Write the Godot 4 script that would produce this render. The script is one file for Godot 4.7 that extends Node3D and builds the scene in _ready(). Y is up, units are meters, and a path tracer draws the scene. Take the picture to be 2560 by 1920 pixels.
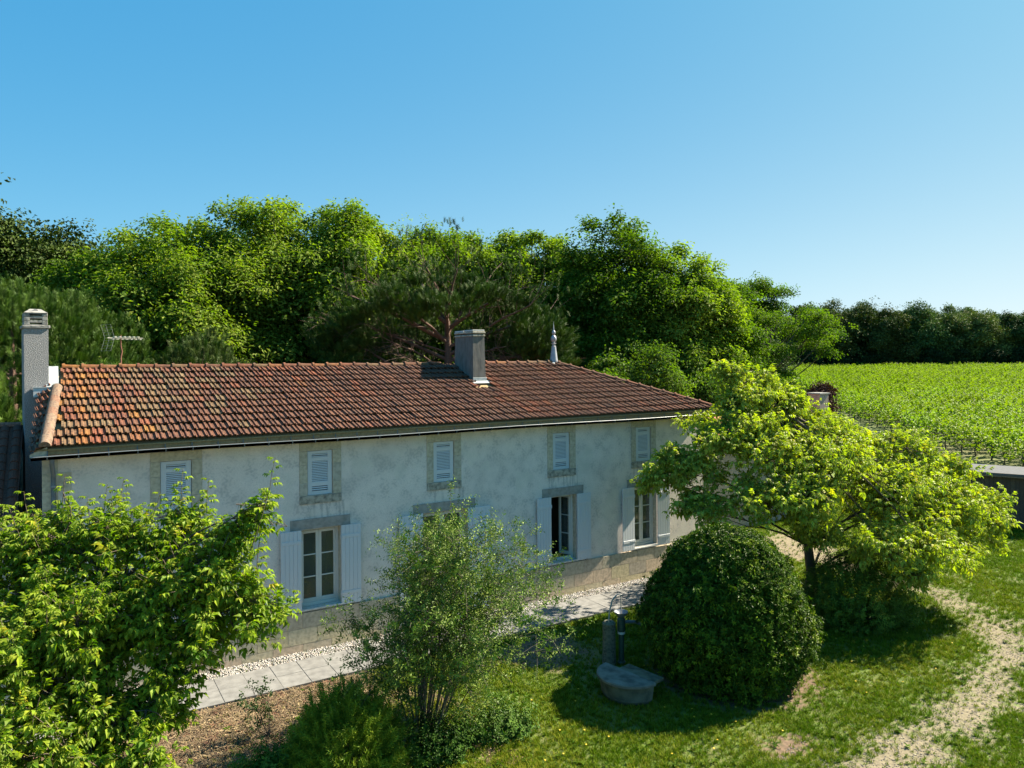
extends Node3D

const SUN_AZ := 4.5      # degrees in front of the facade plane, seen from its far end
const SUN_EL := 41.0
const CAM := Vector3(0, 7.12, 18)

var rng := RandomNumberGenerator.new()
var nz := FastNoiseLite.new()
var nf := FastNoiseLite.new()
var M := {}
var house: Node3D


# collects triangles; faces are given counter-clockwise seen from outside
class MB:
	var v := PackedVector3Array()
	var n := PackedVector3Array()
	var c := PackedColorArray()
	var t := PackedVector2Array()
	var col := Color.WHITE

	func trin(a: Vector3, b: Vector3, d: Vector3, na: Vector3, nb: Vector3, nd: Vector3) -> void:
		v.push_back(a); v.push_back(d); v.push_back(b)
		n.push_back(na); n.push_back(nd); n.push_back(nb)
		c.push_back(col); c.push_back(col); c.push_back(col)
		t.push_back(Vector2.ZERO); t.push_back(Vector2.ZERO); t.push_back(Vector2.ZERO)

	func tri(a: Vector3, b: Vector3, d: Vector3) -> void:
		var k := (b - a).cross(d - a).normalized()
		trin(a, b, d, k, k, k)

	func quad(a: Vector3, b: Vector3, d: Vector3, e: Vector3) -> void:
		tri(a, b, d)
		tri(a, d, e)

	func quaduv(a: Vector3, b: Vector3, d: Vector3, e: Vector3, ua: Vector2, ub: Vector2, ud: Vector2, ue: Vector2) -> void:
		var at := t.size()
		quad(a, b, d, e)
		var u := [ua, ud, ub, ua, ue, ud]
		for i in 6:
			t[at + i] = u[i]

	func box(p: Vector3, s: Vector3, b := Basis()) -> void:
		var h := s * 0.5
		var k := []
		for i in 8:
			k.append(p + b * Vector3(h.x if i & 1 else -h.x, h.y if i & 2 else -h.y, h.z if i & 4 else -h.z))
		quad(k[4], k[5], k[7], k[6])
		quad(k[1], k[0], k[2], k[3])
		quad(k[5], k[1], k[3], k[7])
		quad(k[0], k[4], k[6], k[2])
		quad(k[6], k[7], k[3], k[2])
		quad(k[0], k[1], k[5], k[4])

	# box with chamfered edges
	func cbox(p: Vector3, s: Vector3, e: float, b := Basis()) -> void:
		var h := s * 0.5
		var q := func(x: float, y: float, z: float) -> Vector3: return p + b * Vector3(x, y, z)
		var X := h.x; var Y := h.y; var Z := h.z
		var x := X - e; var y := Y - e; var z := Z - e
		for g in [1.0, -1.0]:
			face4(q.call(-x * g, -y, Z * g), q.call(x * g, -y, Z * g), q.call(x * g, y, Z * g), q.call(-x * g, y, Z * g))
			face4(q.call(X * g, -y, z * g), q.call(X * g, -y, -z * g), q.call(X * g, y, -z * g), q.call(X * g, y, z * g))
			face4(q.call(-x, Y * g, z * g), q.call(x, Y * g, z * g), q.call(x, Y * g, -z * g), q.call(-x, Y * g, -z * g))
		for g in [1.0, -1.0]:
			for w in [1.0, -1.0]:
				edge4(q.call(X * g, -y, z * w), q.call(X * g, y, z * w), q.call(x * g, y, Z * w), q.call(x * g, -y, Z * w), b * Vector3(g, 0, w))
				edge4(q.call(-x, Y * g, z * w), q.call(x, Y * g, z * w), q.call(x, y * g, Z * w), q.call(-x, y * g, Z * w), b * Vector3(0, g, w))
				edge4(q.call(X * g, y * w, -z), q.call(X * g, y * w, z), q.call(x * g, Y * w, z), q.call(x * g, Y * w, -z), b * Vector3(g, w, 0))
				for r in [1.0, -1.0]:
					var A: Vector3 = q.call(X * g, y * w, z * r)
					var B: Vector3 = q.call(x * g, Y * w, z * r)
					var D: Vector3 = q.call(x * g, y * w, Z * r)
					if (B - A).cross(D - A).dot(b * Vector3(g, w, r)) < 0.0:
						tri(A, D, B)
					else:
						tri(A, B, D)

	func face4(a: Vector3, b: Vector3, d: Vector3, e: Vector3) -> void:
		quad(a, b, d, e)

	func edge4(a: Vector3, b: Vector3, d: Vector3, e: Vector3, out: Vector3) -> void:
		if (b - a).cross(d - a).dot(out) < 0.0:
			quad(a, e, d, b)
		else:
			quad(a, b, d, e)

	func tube(p: Array, r: Array, sides := 6, cap := true) -> void:
		var rings := []
		var norms := []
		var m := p.size()
		var ref := Vector3(0.31, 0.2, 0.93)
		for i in m:
			var d: Vector3 = (p[mini(i + 1, m - 1)] - p[maxi(i - 1, 0)]).normalized()
			if absf(d.dot(ref)) > 0.95:
				ref = Vector3(0.9, 0.3, 0.1)
			var a := d.cross(ref).normalized()
			var b := d.cross(a).normalized()
			var ring := PackedVector3Array()
			var nn := PackedVector3Array()
			for k in sides:
				var w := TAU * k / sides
				var o := a * cos(w) + b * sin(w)
				nn.push_back(o)
				ring.push_back(p[i] + o * r[i])
			rings.append(ring)
			norms.append(nn)
		for i in m - 1:
			for k in sides:
				var j := (k + 1) % sides
				trin(rings[i][k], rings[i][j], rings[i + 1][j], norms[i][k], norms[i][j], norms[i + 1][j])
				trin(rings[i][k], rings[i + 1][j], rings[i + 1][k], norms[i][k], norms[i + 1][j], norms[i + 1][k])
		if cap:
			for k in sides:
				var j := (k + 1) % sides
				tri(rings[m - 1][k], rings[m - 1][j], p[m - 1])
				tri(rings[0][j], rings[0][k], p[0])

	# profile of Vector2(radius, height), turned about y
	func lathe(prof: Array, segs: int, at := Vector3.ZERO, a0 := 0.0, a1 := TAU) -> void:
		for i in prof.size() - 1:
			var p0: Vector2 = prof[i]
			var p1: Vector2 = prof[i + 1]
			var sl := (p1 - p0).normalized()
			for k in segs:
				var w0 := a0 + (a1 - a0) * k / segs
				var w1 := a0 + (a1 - a0) * (k + 1) / segs
				var d0 := Vector3(cos(w0), 0, -sin(w0))
				var d1 := Vector3(cos(w1), 0, -sin(w1))
				var n0 := d0 * sl.y + Vector3(0, -sl.x, 0)
				var n1 := d1 * sl.y + Vector3(0, -sl.x, 0)
				var A := at + d0 * p0.x + Vector3(0, p0.y, 0)
				var B := at + d1 * p0.x + Vector3(0, p0.y, 0)
				var D := at + d1 * p1.x + Vector3(0, p1.y, 0)
				var E := at + d0 * p1.x + Vector3(0, p1.y, 0)
				if p0.x > 1e-5:
					trin(A, B, D, n0, n1, n1)
				if p1.x > 1e-5:
					trin(A, D, E, n0, n1, n0)

	func mesh(mat: Material = null) -> ArrayMesh:
		var a := []
		a.resize(Mesh.ARRAY_MAX)
		a[Mesh.ARRAY_VERTEX] = v
		a[Mesh.ARRAY_NORMAL] = n
		a[Mesh.ARRAY_COLOR] = c
		a[Mesh.ARRAY_TEX_UV] = t
		var m := ArrayMesh.new()
		m.add_surface_from_arrays(Mesh.PRIMITIVE_TRIANGLES, a)
		if mat:
			m.surface_set_material(0, mat)
		return m


func lin(r: float, g: float, b: float) -> Color:
	return Color(r, g, b).linear_to_srgb()


func put(called: String, mesh: Mesh, mat: Material, parent: Node, at := Vector3.ZERO, b := Basis()) -> MeshInstance3D:
	var o := MeshInstance3D.new()
	o.name = called
	o.mesh = mesh
	if mat:
		o.material_override = mat
	o.transform = Transform3D(b, at)
	parent.add_child(o, true)
	return o


var used := {}
func thing(called: String, label: String, category: String, at := Vector3.ZERO, group := "", turn := 0.0) -> Node3D:
	var o := Node3D.new()
	name_it(o, called)
	add_child(o)
	o.position = at
	o.rotation.y = turn
	tag(o, label, category, group)
	return o


func name_it(o: Node, called: String) -> void:
	var k: int = used.get(called, 0)
	used[called] = k + 1
	o.name = called if k == 0 else "%s_%03d" % [called, k]


func tag(o: Node, label: String, category: String, group := "", kind := "") -> void:
	if label:
		o.set_meta("label", label)
	if category:
		o.set_meta("category", category)
	if group:
		o.set_meta("group", group)
	if kind:
		o.set_meta("kind", kind)


func scatter(called: String, mesh: Mesh, mat: Material, xf: Array, cols: Array, parent: Node, kind := "") -> MultiMeshInstance3D:
	var m := MultiMesh.new()
	m.transform_format = MultiMesh.TRANSFORM_3D
	m.use_colors = cols.size() > 0
	m.mesh = mesh
	m.instance_count = xf.size()
	for i in xf.size():
		m.set_instance_transform(i, xf[i])
	if cols.size():
		for i in xf.size():
			m.set_instance_color(i, cols[i])
	var o := MultiMeshInstance3D.new()
	o.name = called
	o.multimesh = m
	o.material_override = mat
	if kind:
		o.set_meta("kind", kind)
	parent.add_child(o, true)
	return o


func rnd(a: float, b: float) -> float:
	return rng.randf_range(a, b)


func ball() -> Vector3:
	var z := rnd(-1, 1)
	var w := rnd(0, TAU)
	var r := sqrt(1 - z * z)
	return Vector3(r * cos(w), z, r * sin(w))


func facing(y: Vector3, spin: float) -> Basis:
	# a basis whose y axis is the given direction
	var yy := y.normalized()
	var ref := Vector3(0, 0, 1) if absf(yy.z) < 0.9 else Vector3(1, 0, 0)
	var x := yy.cross(ref).normalized()
	return Basis(x, yy, x.cross(yy)).rotated(yy, spin)


func along(x: Vector3, up: Vector3) -> Basis:
	# a basis whose x axis is the given direction, with y near up
	var xx := x.normalized()
	var z := xx.cross(up)
	if z.length() < 0.05:
		z = xx.cross(Vector3(0.3, 0.2, 0.9))
	z = z.normalized()
	return Basis(xx, z.cross(xx), z)


func lattice_tex(w: int, h: int, f: Callable) -> ImageTexture:
	# f returns a linear colour for a pixel
	var data := PackedByteArray()
	data.resize(w * h * 3)
	var at := 0
	for y in h:
		for x in w:
			var k: Color = f.call(x, y)
			k = k.linear_to_srgb()
			data[at] = clampi(int(k.r * 255.0), 0, 255)
			data[at + 1] = clampi(int(k.g * 255.0), 0, 255)
			data[at + 2] = clampi(int(k.b * 255.0), 0, 255)
			at += 3
	var im := Image.create_from_data(w, h, false, Image.FORMAT_RGB8, data)
	return ImageTexture.create_from_image(im)


func tileable(size: int, freq: float, seed_: int, octaves: int, stops: Array, colors: Array) -> NoiseTexture2D:
	var f := FastNoiseLite.new()
	f.seed = seed_
	f.frequency = freq
	f.noise_type = FastNoiseLite.TYPE_SIMPLEX_SMOOTH
	f.fractal_octaves = octaves
	var g := Gradient.new()
	g.offsets = PackedFloat32Array(stops)
	g.colors = PackedColorArray(colors)
	var t := NoiseTexture2D.new()
	t.width = size
	t.height = size
	t.seamless = true
	t.noise = f
	t.color_ramp = g
	return t


func mat(r: float, g: float, b: float, rough := 0.9, tex: Texture2D = null, scale := 1.0, bump := 0.0, world := true) -> StandardMaterial3D:
	var m := StandardMaterial3D.new()
	m.albedo_color = lin(r, g, b)
	m.roughness = rough
	if tex:
		m.albedo_texture = tex
		m.uv1_triplanar = true
		m.uv1_world_triplanar = world
		m.uv1_scale = Vector3(scale, scale, scale)
		if bump > 0.0:
			m.heightmap_enabled = true
			m.heightmap_texture = tex
			m.heightmap_scale = bump
	return m


func leafmat(rough: float, back: Color, spec := 0.5) -> StandardMaterial3D:
	var m := StandardMaterial3D.new()
	m.albedo_color = Color.WHITE
	m.vertex_color_use_as_albedo = true
	m.roughness = rough
	m.metallic_specular = spec
	m.cull_mode = BaseMaterial3D.CULL_DISABLED
	m.backlight_enabled = true
	m.backlight = back
	return m


func _ready() -> void:
	rng.seed = 20240611
	nz.seed = 7
	nz.noise_type = FastNoiseLite.TYPE_SIMPLEX_SMOOTH
	nz.frequency = 1.0
	nz.fractal_octaves = 3
	nf.seed = 19
	nf.noise_type = FastNoiseLite.TYPE_SIMPLEX
	nf.frequency = 1.0
	nf.fractal_octaves = 1

	# camera: level, a touch of roll, lens shifted down (a corrected picture)
	var cam := Camera3D.new()
	cam.name = "camera"
	cam.projection = Camera3D.PROJECTION_FRUSTUM
	cam.near = 0.1
	cam.far = 3000.0
	cam.size = 0.1 * 1920.0 / 1837.0
	cam.frustum_offset = Vector2(0, -0.1 * 63.0 / 1837.0)
	cam.position = CAM
	cam.rotation_degrees = Vector3(0, -31.7, -0.42)
	cam.current = true
	add_child(cam)

	var sun := DirectionalLight3D.new()
	sun.name = "sun"
	sun.light_energy = 1.6
	sun.light_color = Color(1.0, 0.95, 0.85)
	sun.light_angular_distance = 0.5
	sun.shadow_enabled = true
	var el := deg_to_rad(SUN_EL)
	var az := deg_to_rad(SUN_AZ)
	var to_sun := Vector3(cos(el) * cos(az), sin(el), cos(el) * sin(az))
	sun.look_at_from_position(to_sun * 50.0, Vector3.ZERO, Vector3.UP)
	add_child(sun)

	var env := Environment.new()
	env.background_mode = Environment.BG_SKY
	env.tonemap_mode = Environment.TONE_MAPPER_LINEAR
	env.tonemap_exposure = 3.5
	env.sdfgi_enabled = true
	env.ssao_enabled = true
	env.ssil_enabled = true
	var sky := Sky.new()
	sky.sky_material = make_sky(to_sun)
	env.sky = sky
	var we := WorldEnvironment.new()
	we.name = "environment"
	we.environment = env
	add_child(we)

	make_materials()
	print("materials")
	make_ground()
	print("ground")
	make_house()
	print("house")
	make_annexes()
	make_path()
	print("path")
	make_background_trees()
	print("background")
	make_vineyard()
	make_near_plants()
	print("near plants")
	make_lawn()
	make_small_things()
	print("done")


func make_sky(to_sun: Vector3) -> PanoramaSkyMaterial:
	var w := 512
	var h := 256
	var im := Image.create(w, h, false, Image.FORMAT_RGBF)
	var zenith := Vector3(0.005, 0.078, 0.185)
	var mid := Vector3(0.015, 0.152, 0.262)
	var low := Vector3(0.11, 0.262, 0.305)
	for y in h:
		var th := PI * (y + 0.5) / h
		var up := cos(th)
		for x in w:
			var ph := TAU * (x + 0.5) / w
			var d := Vector3(sin(th) * sin(ph), up, -sin(th) * cos(ph))
			var e := clampf(up, 0.0, 1.0)
			var a := exp(-e * 3.3)
			var b := exp(-e * 11.0)
			var k := zenith.lerp(mid, a).lerp(low, b * 0.75)
			var ang := rad_to_deg(acos(clampf(d.dot(to_sun), -1, 1)))
			var g := exp(-ang / 26.0)
			k = k.lerp(Vector3(0.135, 0.285, 0.305), clampf(g * 0.9, 0, 0.9))
			k = k.lerp(Vector3(0.255, 0.288, 0.292), clampf(exp(-e * 6.0) * exp(-ang / 42.0) * 3.2, 0, 0.95))
			if up < 0.0:
				k = k.lerp(Vector3(0.03, 0.05, 0.02), clampf(-up * 12.0, 0, 1))
			im.set_pixel(x, y, Color(k.x, k.y, k.z))
	var m := PanoramaSkyMaterial.new()
	m.panorama = ImageTexture.create_from_image(im)
	return m


func make_materials() -> void:
	var W := Color.WHITE
	var g := func(k: float) -> Color: return lin(k, k, k)
	M.grain = tileable(512, 0.012, 3, 7, [0.2, 0.5, 0.8], [g.call(0.70), g.call(0.87), g.call(1.0)])
	M.speckle = tileable(512, 0.045, 11, 4, [0.25, 0.42, 0.6, 0.72, 0.8], [lin(0.35, 0.33, 0.32), lin(0.72, 0.70, 0.68), lin(0.9, 0.88, 0.85), lin(1, 1, 1), lin(1, 1, 1)])
	M.lichen = tileable(512, 0.014, 5, 7, [0.18, 0.38, 0.55, 0.7, 0.85], [lin(0.42, 0.42, 0.41), lin(0.66, 0.65, 0.63), lin(0.86, 0.84, 0.80), lin(1, 0.97, 0.92), lin(1, 1, 1)])
	M.tile_tex = tileable(512, 0.010, 27, 7, [0.15, 0.33, 0.45, 0.56, 0.66, 0.8], [lin(0.28, 0.25, 0.24), lin(0.52, 0.43, 0.37), lin(0.88, 0.72, 0.62), lin(1, 0.80, 0.56), lin(0.80, 0.80, 0.62), lin(1, 0.97, 0.94)])
	M.streak = tileable(512, 0.008, 31, 6, [0.2, 0.5, 0.8], [g.call(0.72), g.call(0.88), g.call(1.0)])
	M.roughcast = tileable(512, 0.05, 8, 6, [0.25, 0.5, 0.66, 0.76], [lin(0.45, 0.45, 0.46), lin(0.62, 0.62, 0.63), lin(0.76, 0.76, 0.76), lin(1, 1, 1)])
	M.wood = tileable(512, 0.012, 4, 4, [0.2, 0.5, 0.8], [g.call(0.7), g.call(0.88), g.call(1.0)])

	M.stone = mat(0.56, 0.50, 0.38, 0.95, M.grain, 1.3, 0.6)
	M.stone_b = mat(0.53, 0.475, 0.365, 0.95, M.grain, 1.1, 0.6)
	M.stone_grey = mat(0.50, 0.465, 0.385, 0.95, M.grain, 0.9, 0.6)
	M.sill_dirty = mat(0.40, 0.38, 0.33, 0.95, M.lichen, 0.8, 0.8)
	M.block = []
	for k in 6:
		M.block.append(mat(rnd(0.60, 0.67), rnd(0.505, 0.55), rnd(0.34, 0.39), 0.95, M.grain, 1.2, 0.6))
	for k in 4:
		M.block.append(mat(rnd(0.45, 0.52), rnd(0.41, 0.46), rnd(0.31, 0.36), 0.95, M.grain, 1.1, 0.6))
	M.lintel = mat(0.34, 0.325, 0.30, 0.9, M.grain, 0.8, 0.3)
	M.shutter = mat(0.56, 0.59, 0.63, 0.5)
	M.frame = mat(0.62, 0.61, 0.57, 0.45)
	M.gap_shade = mat(0.14, 0.14, 0.145, 0.9)  # dark tone standing in for the shade inside louvre gaps and vent
	M.iron = mat(0.10, 0.10, 0.10, 0.6)
	M.zinc = mat(0.15, 0.185, 0.225, 0.45, M.grain, 0.8)
	M.zinc.metallic = 0.25
	M.zinc_rim = mat(0.30, 0.32, 0.34, 0.4)
	M.zinc_rim.metallic = 0.5
	M.zinc_white = mat(0.5, 0.52, 0.53, 0.45, M.grain, 1.0)
	M.zinc_white.metallic = 0.3
	M.lead = mat(0.35, 0.37, 0.42, 0.5, M.grain, 1.0)
	M.lead.metallic = 0.35
	M.fascia = mat(0.34, 0.24, 0.12, 0.9, M.grain, 2.0)
	M.roughcast_m = mat(0.41, 0.41, 0.42, 1.0, M.roughcast, 1.5, 3.0)
	M.cement = mat(0.30, 0.30, 0.295, 1.0, M.lichen, 0.9, 1.2)
	M.stack = mat(0.16, 0.15, 0.14, 1.0, M.streak, 0.7, 1.5)
	M.stack.uv1_scale = Vector3(1.4, 0.55, 1.4)
	M.capstone = mat(0.55, 0.55, 0.53, 0.9, M.grain, 1.5)
	M.interior = mat(0.24, 0.20, 0.155, 0.95)
	M.bark = mat(0.14, 0.11, 0.085, 0.95, M.speckle, 2.0, 1.5)
	M.bark_pale = mat(0.17, 0.15, 0.12, 0.95, M.speckle, 3.0, 1.0)
	M.bark_pine = mat(0.17, 0.105, 0.08, 0.95, M.speckle, 1.0, 2.0)
	M.dead = mat(0.34, 0.29, 0.25, 0.95, M.speckle, 2.0)
	M.slab = []
	for k in 4:
		var v := rnd(0.19, 0.215)
		M.slab.append(mat(v, v * 0.985, v * 0.96, 0.9, M.grain, 0.5, 0.2))
	M.glass = StandardMaterial3D.new()
	M.glass.albedo_color = Color(0.5, 0.55, 0.55, 0.14)
	M.glass.transparency = BaseMaterial3D.TRANSPARENCY_ALPHA
	M.glass.roughness = 0.02
	M.tile_base = mat(1, 1, 1, 0.92, M.tile_tex, 0.9, 0.8)
	M.tile_base.vertex_color_use_as_albedo = true
	M.leaf_maple = leafmat(0.5, Color(0.9, 1.0, 0.3), 0.3)
	M.leaf_tree = leafmat(0.62, Color(0.9, 1.0, 0.3), 0.2)
	M.leaf_dark = leafmat(0.7, Color(0.5, 0.55, 0.2), 0.25)
	M.leaf_gloss = leafmat(0.45, Color(0.6, 0.7, 0.12), 0.22)
	M.leaf_shrub = leafmat(0.45, Color(0.5, 0.6, 0.2), 0.25)
	M.needle = leafmat(0.6, Color(0.45, 0.5, 0.12), 0.3)
	M.grass = leafmat(0.7, Color(0.65, 0.8, 0.2), 0.12)
	M.pebble = mat(1, 1, 1, 0.9)
	M.pebble.vertex_color_use_as_albedo = true


func depth_of(x: float, z: float) -> float:
	return 0.5255 * x + 0.8508 * (18.0 - z)


func terrain(x: float, z: float) -> float:
	var d := depth_of(x, z)
	return 3.5 * smoothstep(45.0, 155.0, d) if d > 45.0 else 0.0


const GX0 := -12.0
const GZ0 := -14.0
const GW := 54.0
const GD := 34.0
var drive_grid := PackedFloat32Array()
const DRIVE := [[22.9, 0.8], [22.75, 1.84], [22.6, 3.0], [22.36, 5.8], [21.0, 8.1], [18.98, 9.56], [16.35, 10.2], [14.5, 10.35], [12.2, 10.4], [10.5, 10.6], [8.5, 11.4]]


func drive_dist(x: float, z: float) -> float:
	var i := clampi(int((x - GX0) * 4.0), 0, 215)
	var j := clampi(int((z - GZ0) * 4.0), 0, 135)
	return drive_grid[j * 216 + i]


# bare colour of the soil and how thickly grass grows there (alpha)
func soil(x: float, z: float) -> Color:
	var a := nz.get_noise_2d(x * 0.55, z * 0.55)
	var b := nf.get_noise_2d(x * 5.0, z * 5.0)
	var f := nf.get_noise_2d(x * 23.0 + 40.0, z * 23.0)
	var grass := clampf(0.9 + a * 0.6 + b * 0.25, 0.0, 1.0)
	var k := Color(0.13, 0.115, 0.05).lerp(Color(0.085, 0.14, 0.015), clampf(grass + f * 0.25, 0, 1))
	var dd := drive_dist(x + b * 0.12, z + a * 0.2)
	var on := (1.0 - smoothstep(0.0, 1.05, dd + a * 0.5 + b * 0.35)) * 0.95
	if on > 0.0:
		var gravel := Color(0.18, 0.148, 0.098) * (1.0 + 0.35 * f)
		k = k.lerp(gravel, on)
		grass *= 1.0 - 0.92 * on
	# sandy yard past the end of the house
	var sx := Vector2((x - 23.0) / 2.2, (z + 0.3) / 2.4).length() + a * 0.5 + b * 0.2
	var sand := 1.0 - smoothstep(0.6, 1.15, sx)
	if sand > 0.0:
		k = k.lerp(Color(0.18, 0.145, 0.09) * (1.0 + 0.3 * f), sand)
		grass *= 1.0 - 0.9 * sand
	# dry bed beside the paving
	var bed := (1.0 - smoothstep(4.6, 6.6, x + a * 1.2)) * smoothstep(1.6, 1.95, z) * (1.0 - smoothstep(3.2, 5.2, z + 0.35 * (x - 3.0) + a * 1.5))
	bed = maxf(bed, (1.0 - smoothstep(0.0, 2.0, x + a)) * smoothstep(1.6, 1.95, z))
	if bed > 0.0:
		var straw := Color(0.13, 0.095, 0.055).lerp(Color(0.06, 0.042, 0.028), clampf(0.5 + b * 0.9 + f * 0.5, 0, 1))
		k = k.lerp(straw, bed)
		grass *= 1.0 - 0.95 * bed
	# worn earth by the pump and under the clipped bush
	var worn := 1.0 - smoothstep(0.5, 1.1, Vector2((x - 10.0) / 1.6, (z - 3.2) / 1.3).length() + a * 0.35)
	worn = maxf(worn, 1.0 - smoothstep(0.75, 1.05, Vector2((x - 12.9) / 2.0, (z - 6.5) / 2.0).length() + b * 0.15))
	worn = maxf(worn, 1.0 - smoothstep(0.3, 1.0, Vector2((x - 11.3) / 0.9, (z - 9.2) / 0.5).length() + b * 0.3))
	if worn > 0.0:
		k = k.lerp(Color(0.13, 0.085, 0.055) * (1.0 + 0.4 * f), worn)
		grass *= 1.0 - 0.85 * worn
	k.a = grass
	return k


func make_ground() -> void:
	drive_grid.resize(216 * 136)
	for j in 136:
		for i in 216:
			var p := Vector2(GX0 + (i + 0.5) * 0.25, GZ0 + (j + 0.5) * 0.25)
			var best := 99.0
			for s in DRIVE.size() - 1:
				var q := Geometry2D.get_closest_point_to_segment(p, Vector2(DRIVE[s][0], DRIVE[s][1]), Vector2(DRIVE[s + 1][0], DRIVE[s + 1][1]))
				best = minf(best, p.distance_to(q))
			drive_grid[j * 216 + i] = best
	# land out to the horizon
	var b := MB.new()
	var xs := []
	for i in 61:
		var k := (i - 30) / 30.0
		xs.append(20.0 + signf(k) * (absf(k) * 60.0 + pow(absf(k), 4.0) * 1100.0))
	var hgt := func(x: float, z: float) -> Vector3: return Vector3(x, terrain(x, z) - 0.03, z)
	for i in 60:
		for j in 60:
			var x0: float = xs[i]; var x1: float = xs[i + 1]
			var z0: float = xs[j] - 25.0; var z1: float = xs[j + 1] - 25.0
			var k := nz.get_noise_2d(x0 * 0.11, z0 * 0.11)
			b.col = Color(0.085, 0.13, 0.018).lerp(Color(0.12, 0.125, 0.035), clampf(0.5 + k, 0, 1))
			b.quad(hgt.call(x0, z1), hgt.call(x1, z1), hgt.call(x1, z0), hgt.call(x0, z0))
	var m := mat(1, 1, 1, 1.0, M.grain, 0.35, 4.0)
	m.vertex_color_use_as_albedo = true
	var land := put("ground", b.mesh(), m, self)
	land.set_meta("kind", "structure")

	var w := 1440
	var h := 907
	var tex := lattice_tex(w, h, func(x: int, y: int) -> Color: return soil(GX0 + GW * (x + 0.5) / w, GZ0 + GD * (y + 0.5) / h))
	var q := MB.new()
	var x1 := GX0 + GW
	var z1 := GZ0 + GD
	q.quaduv(Vector3(GX0, 0, z1), Vector3(x1, 0, z1), Vector3(x1, 0, GZ0), Vector3(GX0, 0, GZ0), Vector2(0, 1), Vector2(1, 1), Vector2(1, 0), Vector2(0, 0))
	var lm := StandardMaterial3D.new()
	lm.albedo_texture = tex
	lm.roughness = 1.0
	lm.heightmap_enabled = true
	lm.heightmap_texture = tex
	lm.heightmap_scale = 3.0
	var lawn := put("lawn_ground", q.mesh(), lm, self)
	lawn.set_meta("kind", "structure")


const LOWER := [[1.72, 2.72, 1.0, 2.97], [5.01, 6.01, 1.0, 2.97], [8.25, 9.61, 0.13, 3.0], [12.4, 13.36, 1.0, 3.0], [15.63, 16.63, 1.0, 2.98]]
const UPPER := [[1.91, 2.56], [5.19, 5.82], [8.60, 9.22], [12.52, 13.14], [15.76, 16.40]]
const UY0 := 3.79
const UY1 := 4.89
const HX0 := -0.3
const HX1 := 18.75
const HB := -7.2
const EAVE := Vector3(0, 5.38, 0.35)
const RIDGE := Vector3(0, 6.96, -3.60)


func plaster(px: int, py: int) -> Color:
	var x := HX0 + (HX1 - HX0) * (px + 0.5) / 1600.0
	var y := 5.4 * (1.0 - (py + 0.5) / 454.0)
	var a := nz.get_noise_2d(x * 0.42, y * 0.5)
	var b := nz.get_noise_2d(x * 1.9 + 30.0, y * 1.9)
	var f := nf.get_noise_2d(x * 26.0, y * 26.0)
	var g := nf.get_noise_2d(x * 11.0 + 9.0, y * 11.0)
	var k := Color(0.73, 0.66, 0.605)
	# grey weathering in clouds with a grain of its own
	var w := smoothstep(-0.25, 0.55, a * 0.55 + b * 0.5 + 0.22 * f + 0.24 * g + 0.04)
	k = k.lerp(Color(0.44, 0.41, 0.385), w * 0.42)
	var w2 := smoothstep(0.1, 0.6, b * 0.7 + 0.45 * g + 0.3 * f)
	k = k.lerp(Color(0.25, 0.255, 0.25), w2 * 0.35)
	# runs below the sills
	for u in UPPER:
		if x > u[0] - 0.15 and x < u[1] + 0.3 and y < 3.6 and y > 2.9:
			var s := nf.get_noise_2d(x * 9.0, y * 1.2) * 0.5 + 0.5
			k = k.lerp(Color(0.24, 0.245, 0.24), smoothstep(0.45, 0.8, s + 0.25 * f) * 0.5)
	# pale repairs
	var p := smoothstep(0.2, 0.4, nz.get_noise_2d(x * 0.7 + 71.0, y * 0.8 + 13.0))
	k = k.lerp(Color(0.66, 0.62, 0.55), p * 0.5)
	return k * (1.0 + 0.10 * f + 0.06 * g)


func roof_point(x: float, s: float) -> Vector3:
	# s runs from 0 at the eave to 1 at the ridge
	var sag := -0.025 * sin(clampf(x / 15.0, 0, 1) * PI) * s + 0.014 * nz.get_noise_2d(x * 0.5, s * 4.0 + 80.0)
	return Vector3(x, lerpf(EAVE.y, RIDGE.y, s) + sag, lerpf(EAVE.z, RIDGE.z, s))


func tile_colour(x: float, s: float) -> int:
	# picks one of the tile tones: 0-3 lichen orange, 4-6 olive, 7-10 rust red, 11-15 dark brown
	var a := nz.get_noise_2d(x * 0.35, s * 2.2 + 5.0)
	var r := clampf(0.5 + 0.9 * nz.get_noise_2d(x * 1.1 + 20.0, s * 6.0) + rnd(-0.28, 0.28), 0, 1)
	if x < 0.9 + 0.5 * a + (0.7 * (1.0 - s)):
		return rng.randi_range(0, 3) if r < 0.55 else rng.randi_range(5, 10)
	var olive := smoothstep(4.8, 2.2, x + a * 2.0) * smoothstep(0.12, 0.42, s + a * 0.3)
	if r < olive * 0.7:
		return rng.randi_range(4, 6)
	if r < olive * 0.9:
		return [3, 9, 10, 6][rng.randi_range(0, 3)]
	var hot := smoothstep(0.22, 0.42, nz.get_noise_2d(x * 0.6 + 3.0, s * 3.0))
	hot = maxf(hot, smoothstep(1.6, 0.4, absf(x - 5.6)) * smoothstep(0.4, 0.8, s) * 0.8)
	hot = maxf(hot, smoothstep(1.4, 0.3, absf(x - 12.0 + s * 1.0)) * smoothstep(0.75, 0.5, s) * 0.6)
	if rng.randf() < hot * 0.75:
		return rng.randi_range(7, 10) if rng.randf() < 0.92 else 2
	if rng.randf() < 0.4 - x * 0.012:
		return 10
	return rng.randi_range(11, 15)


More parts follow.
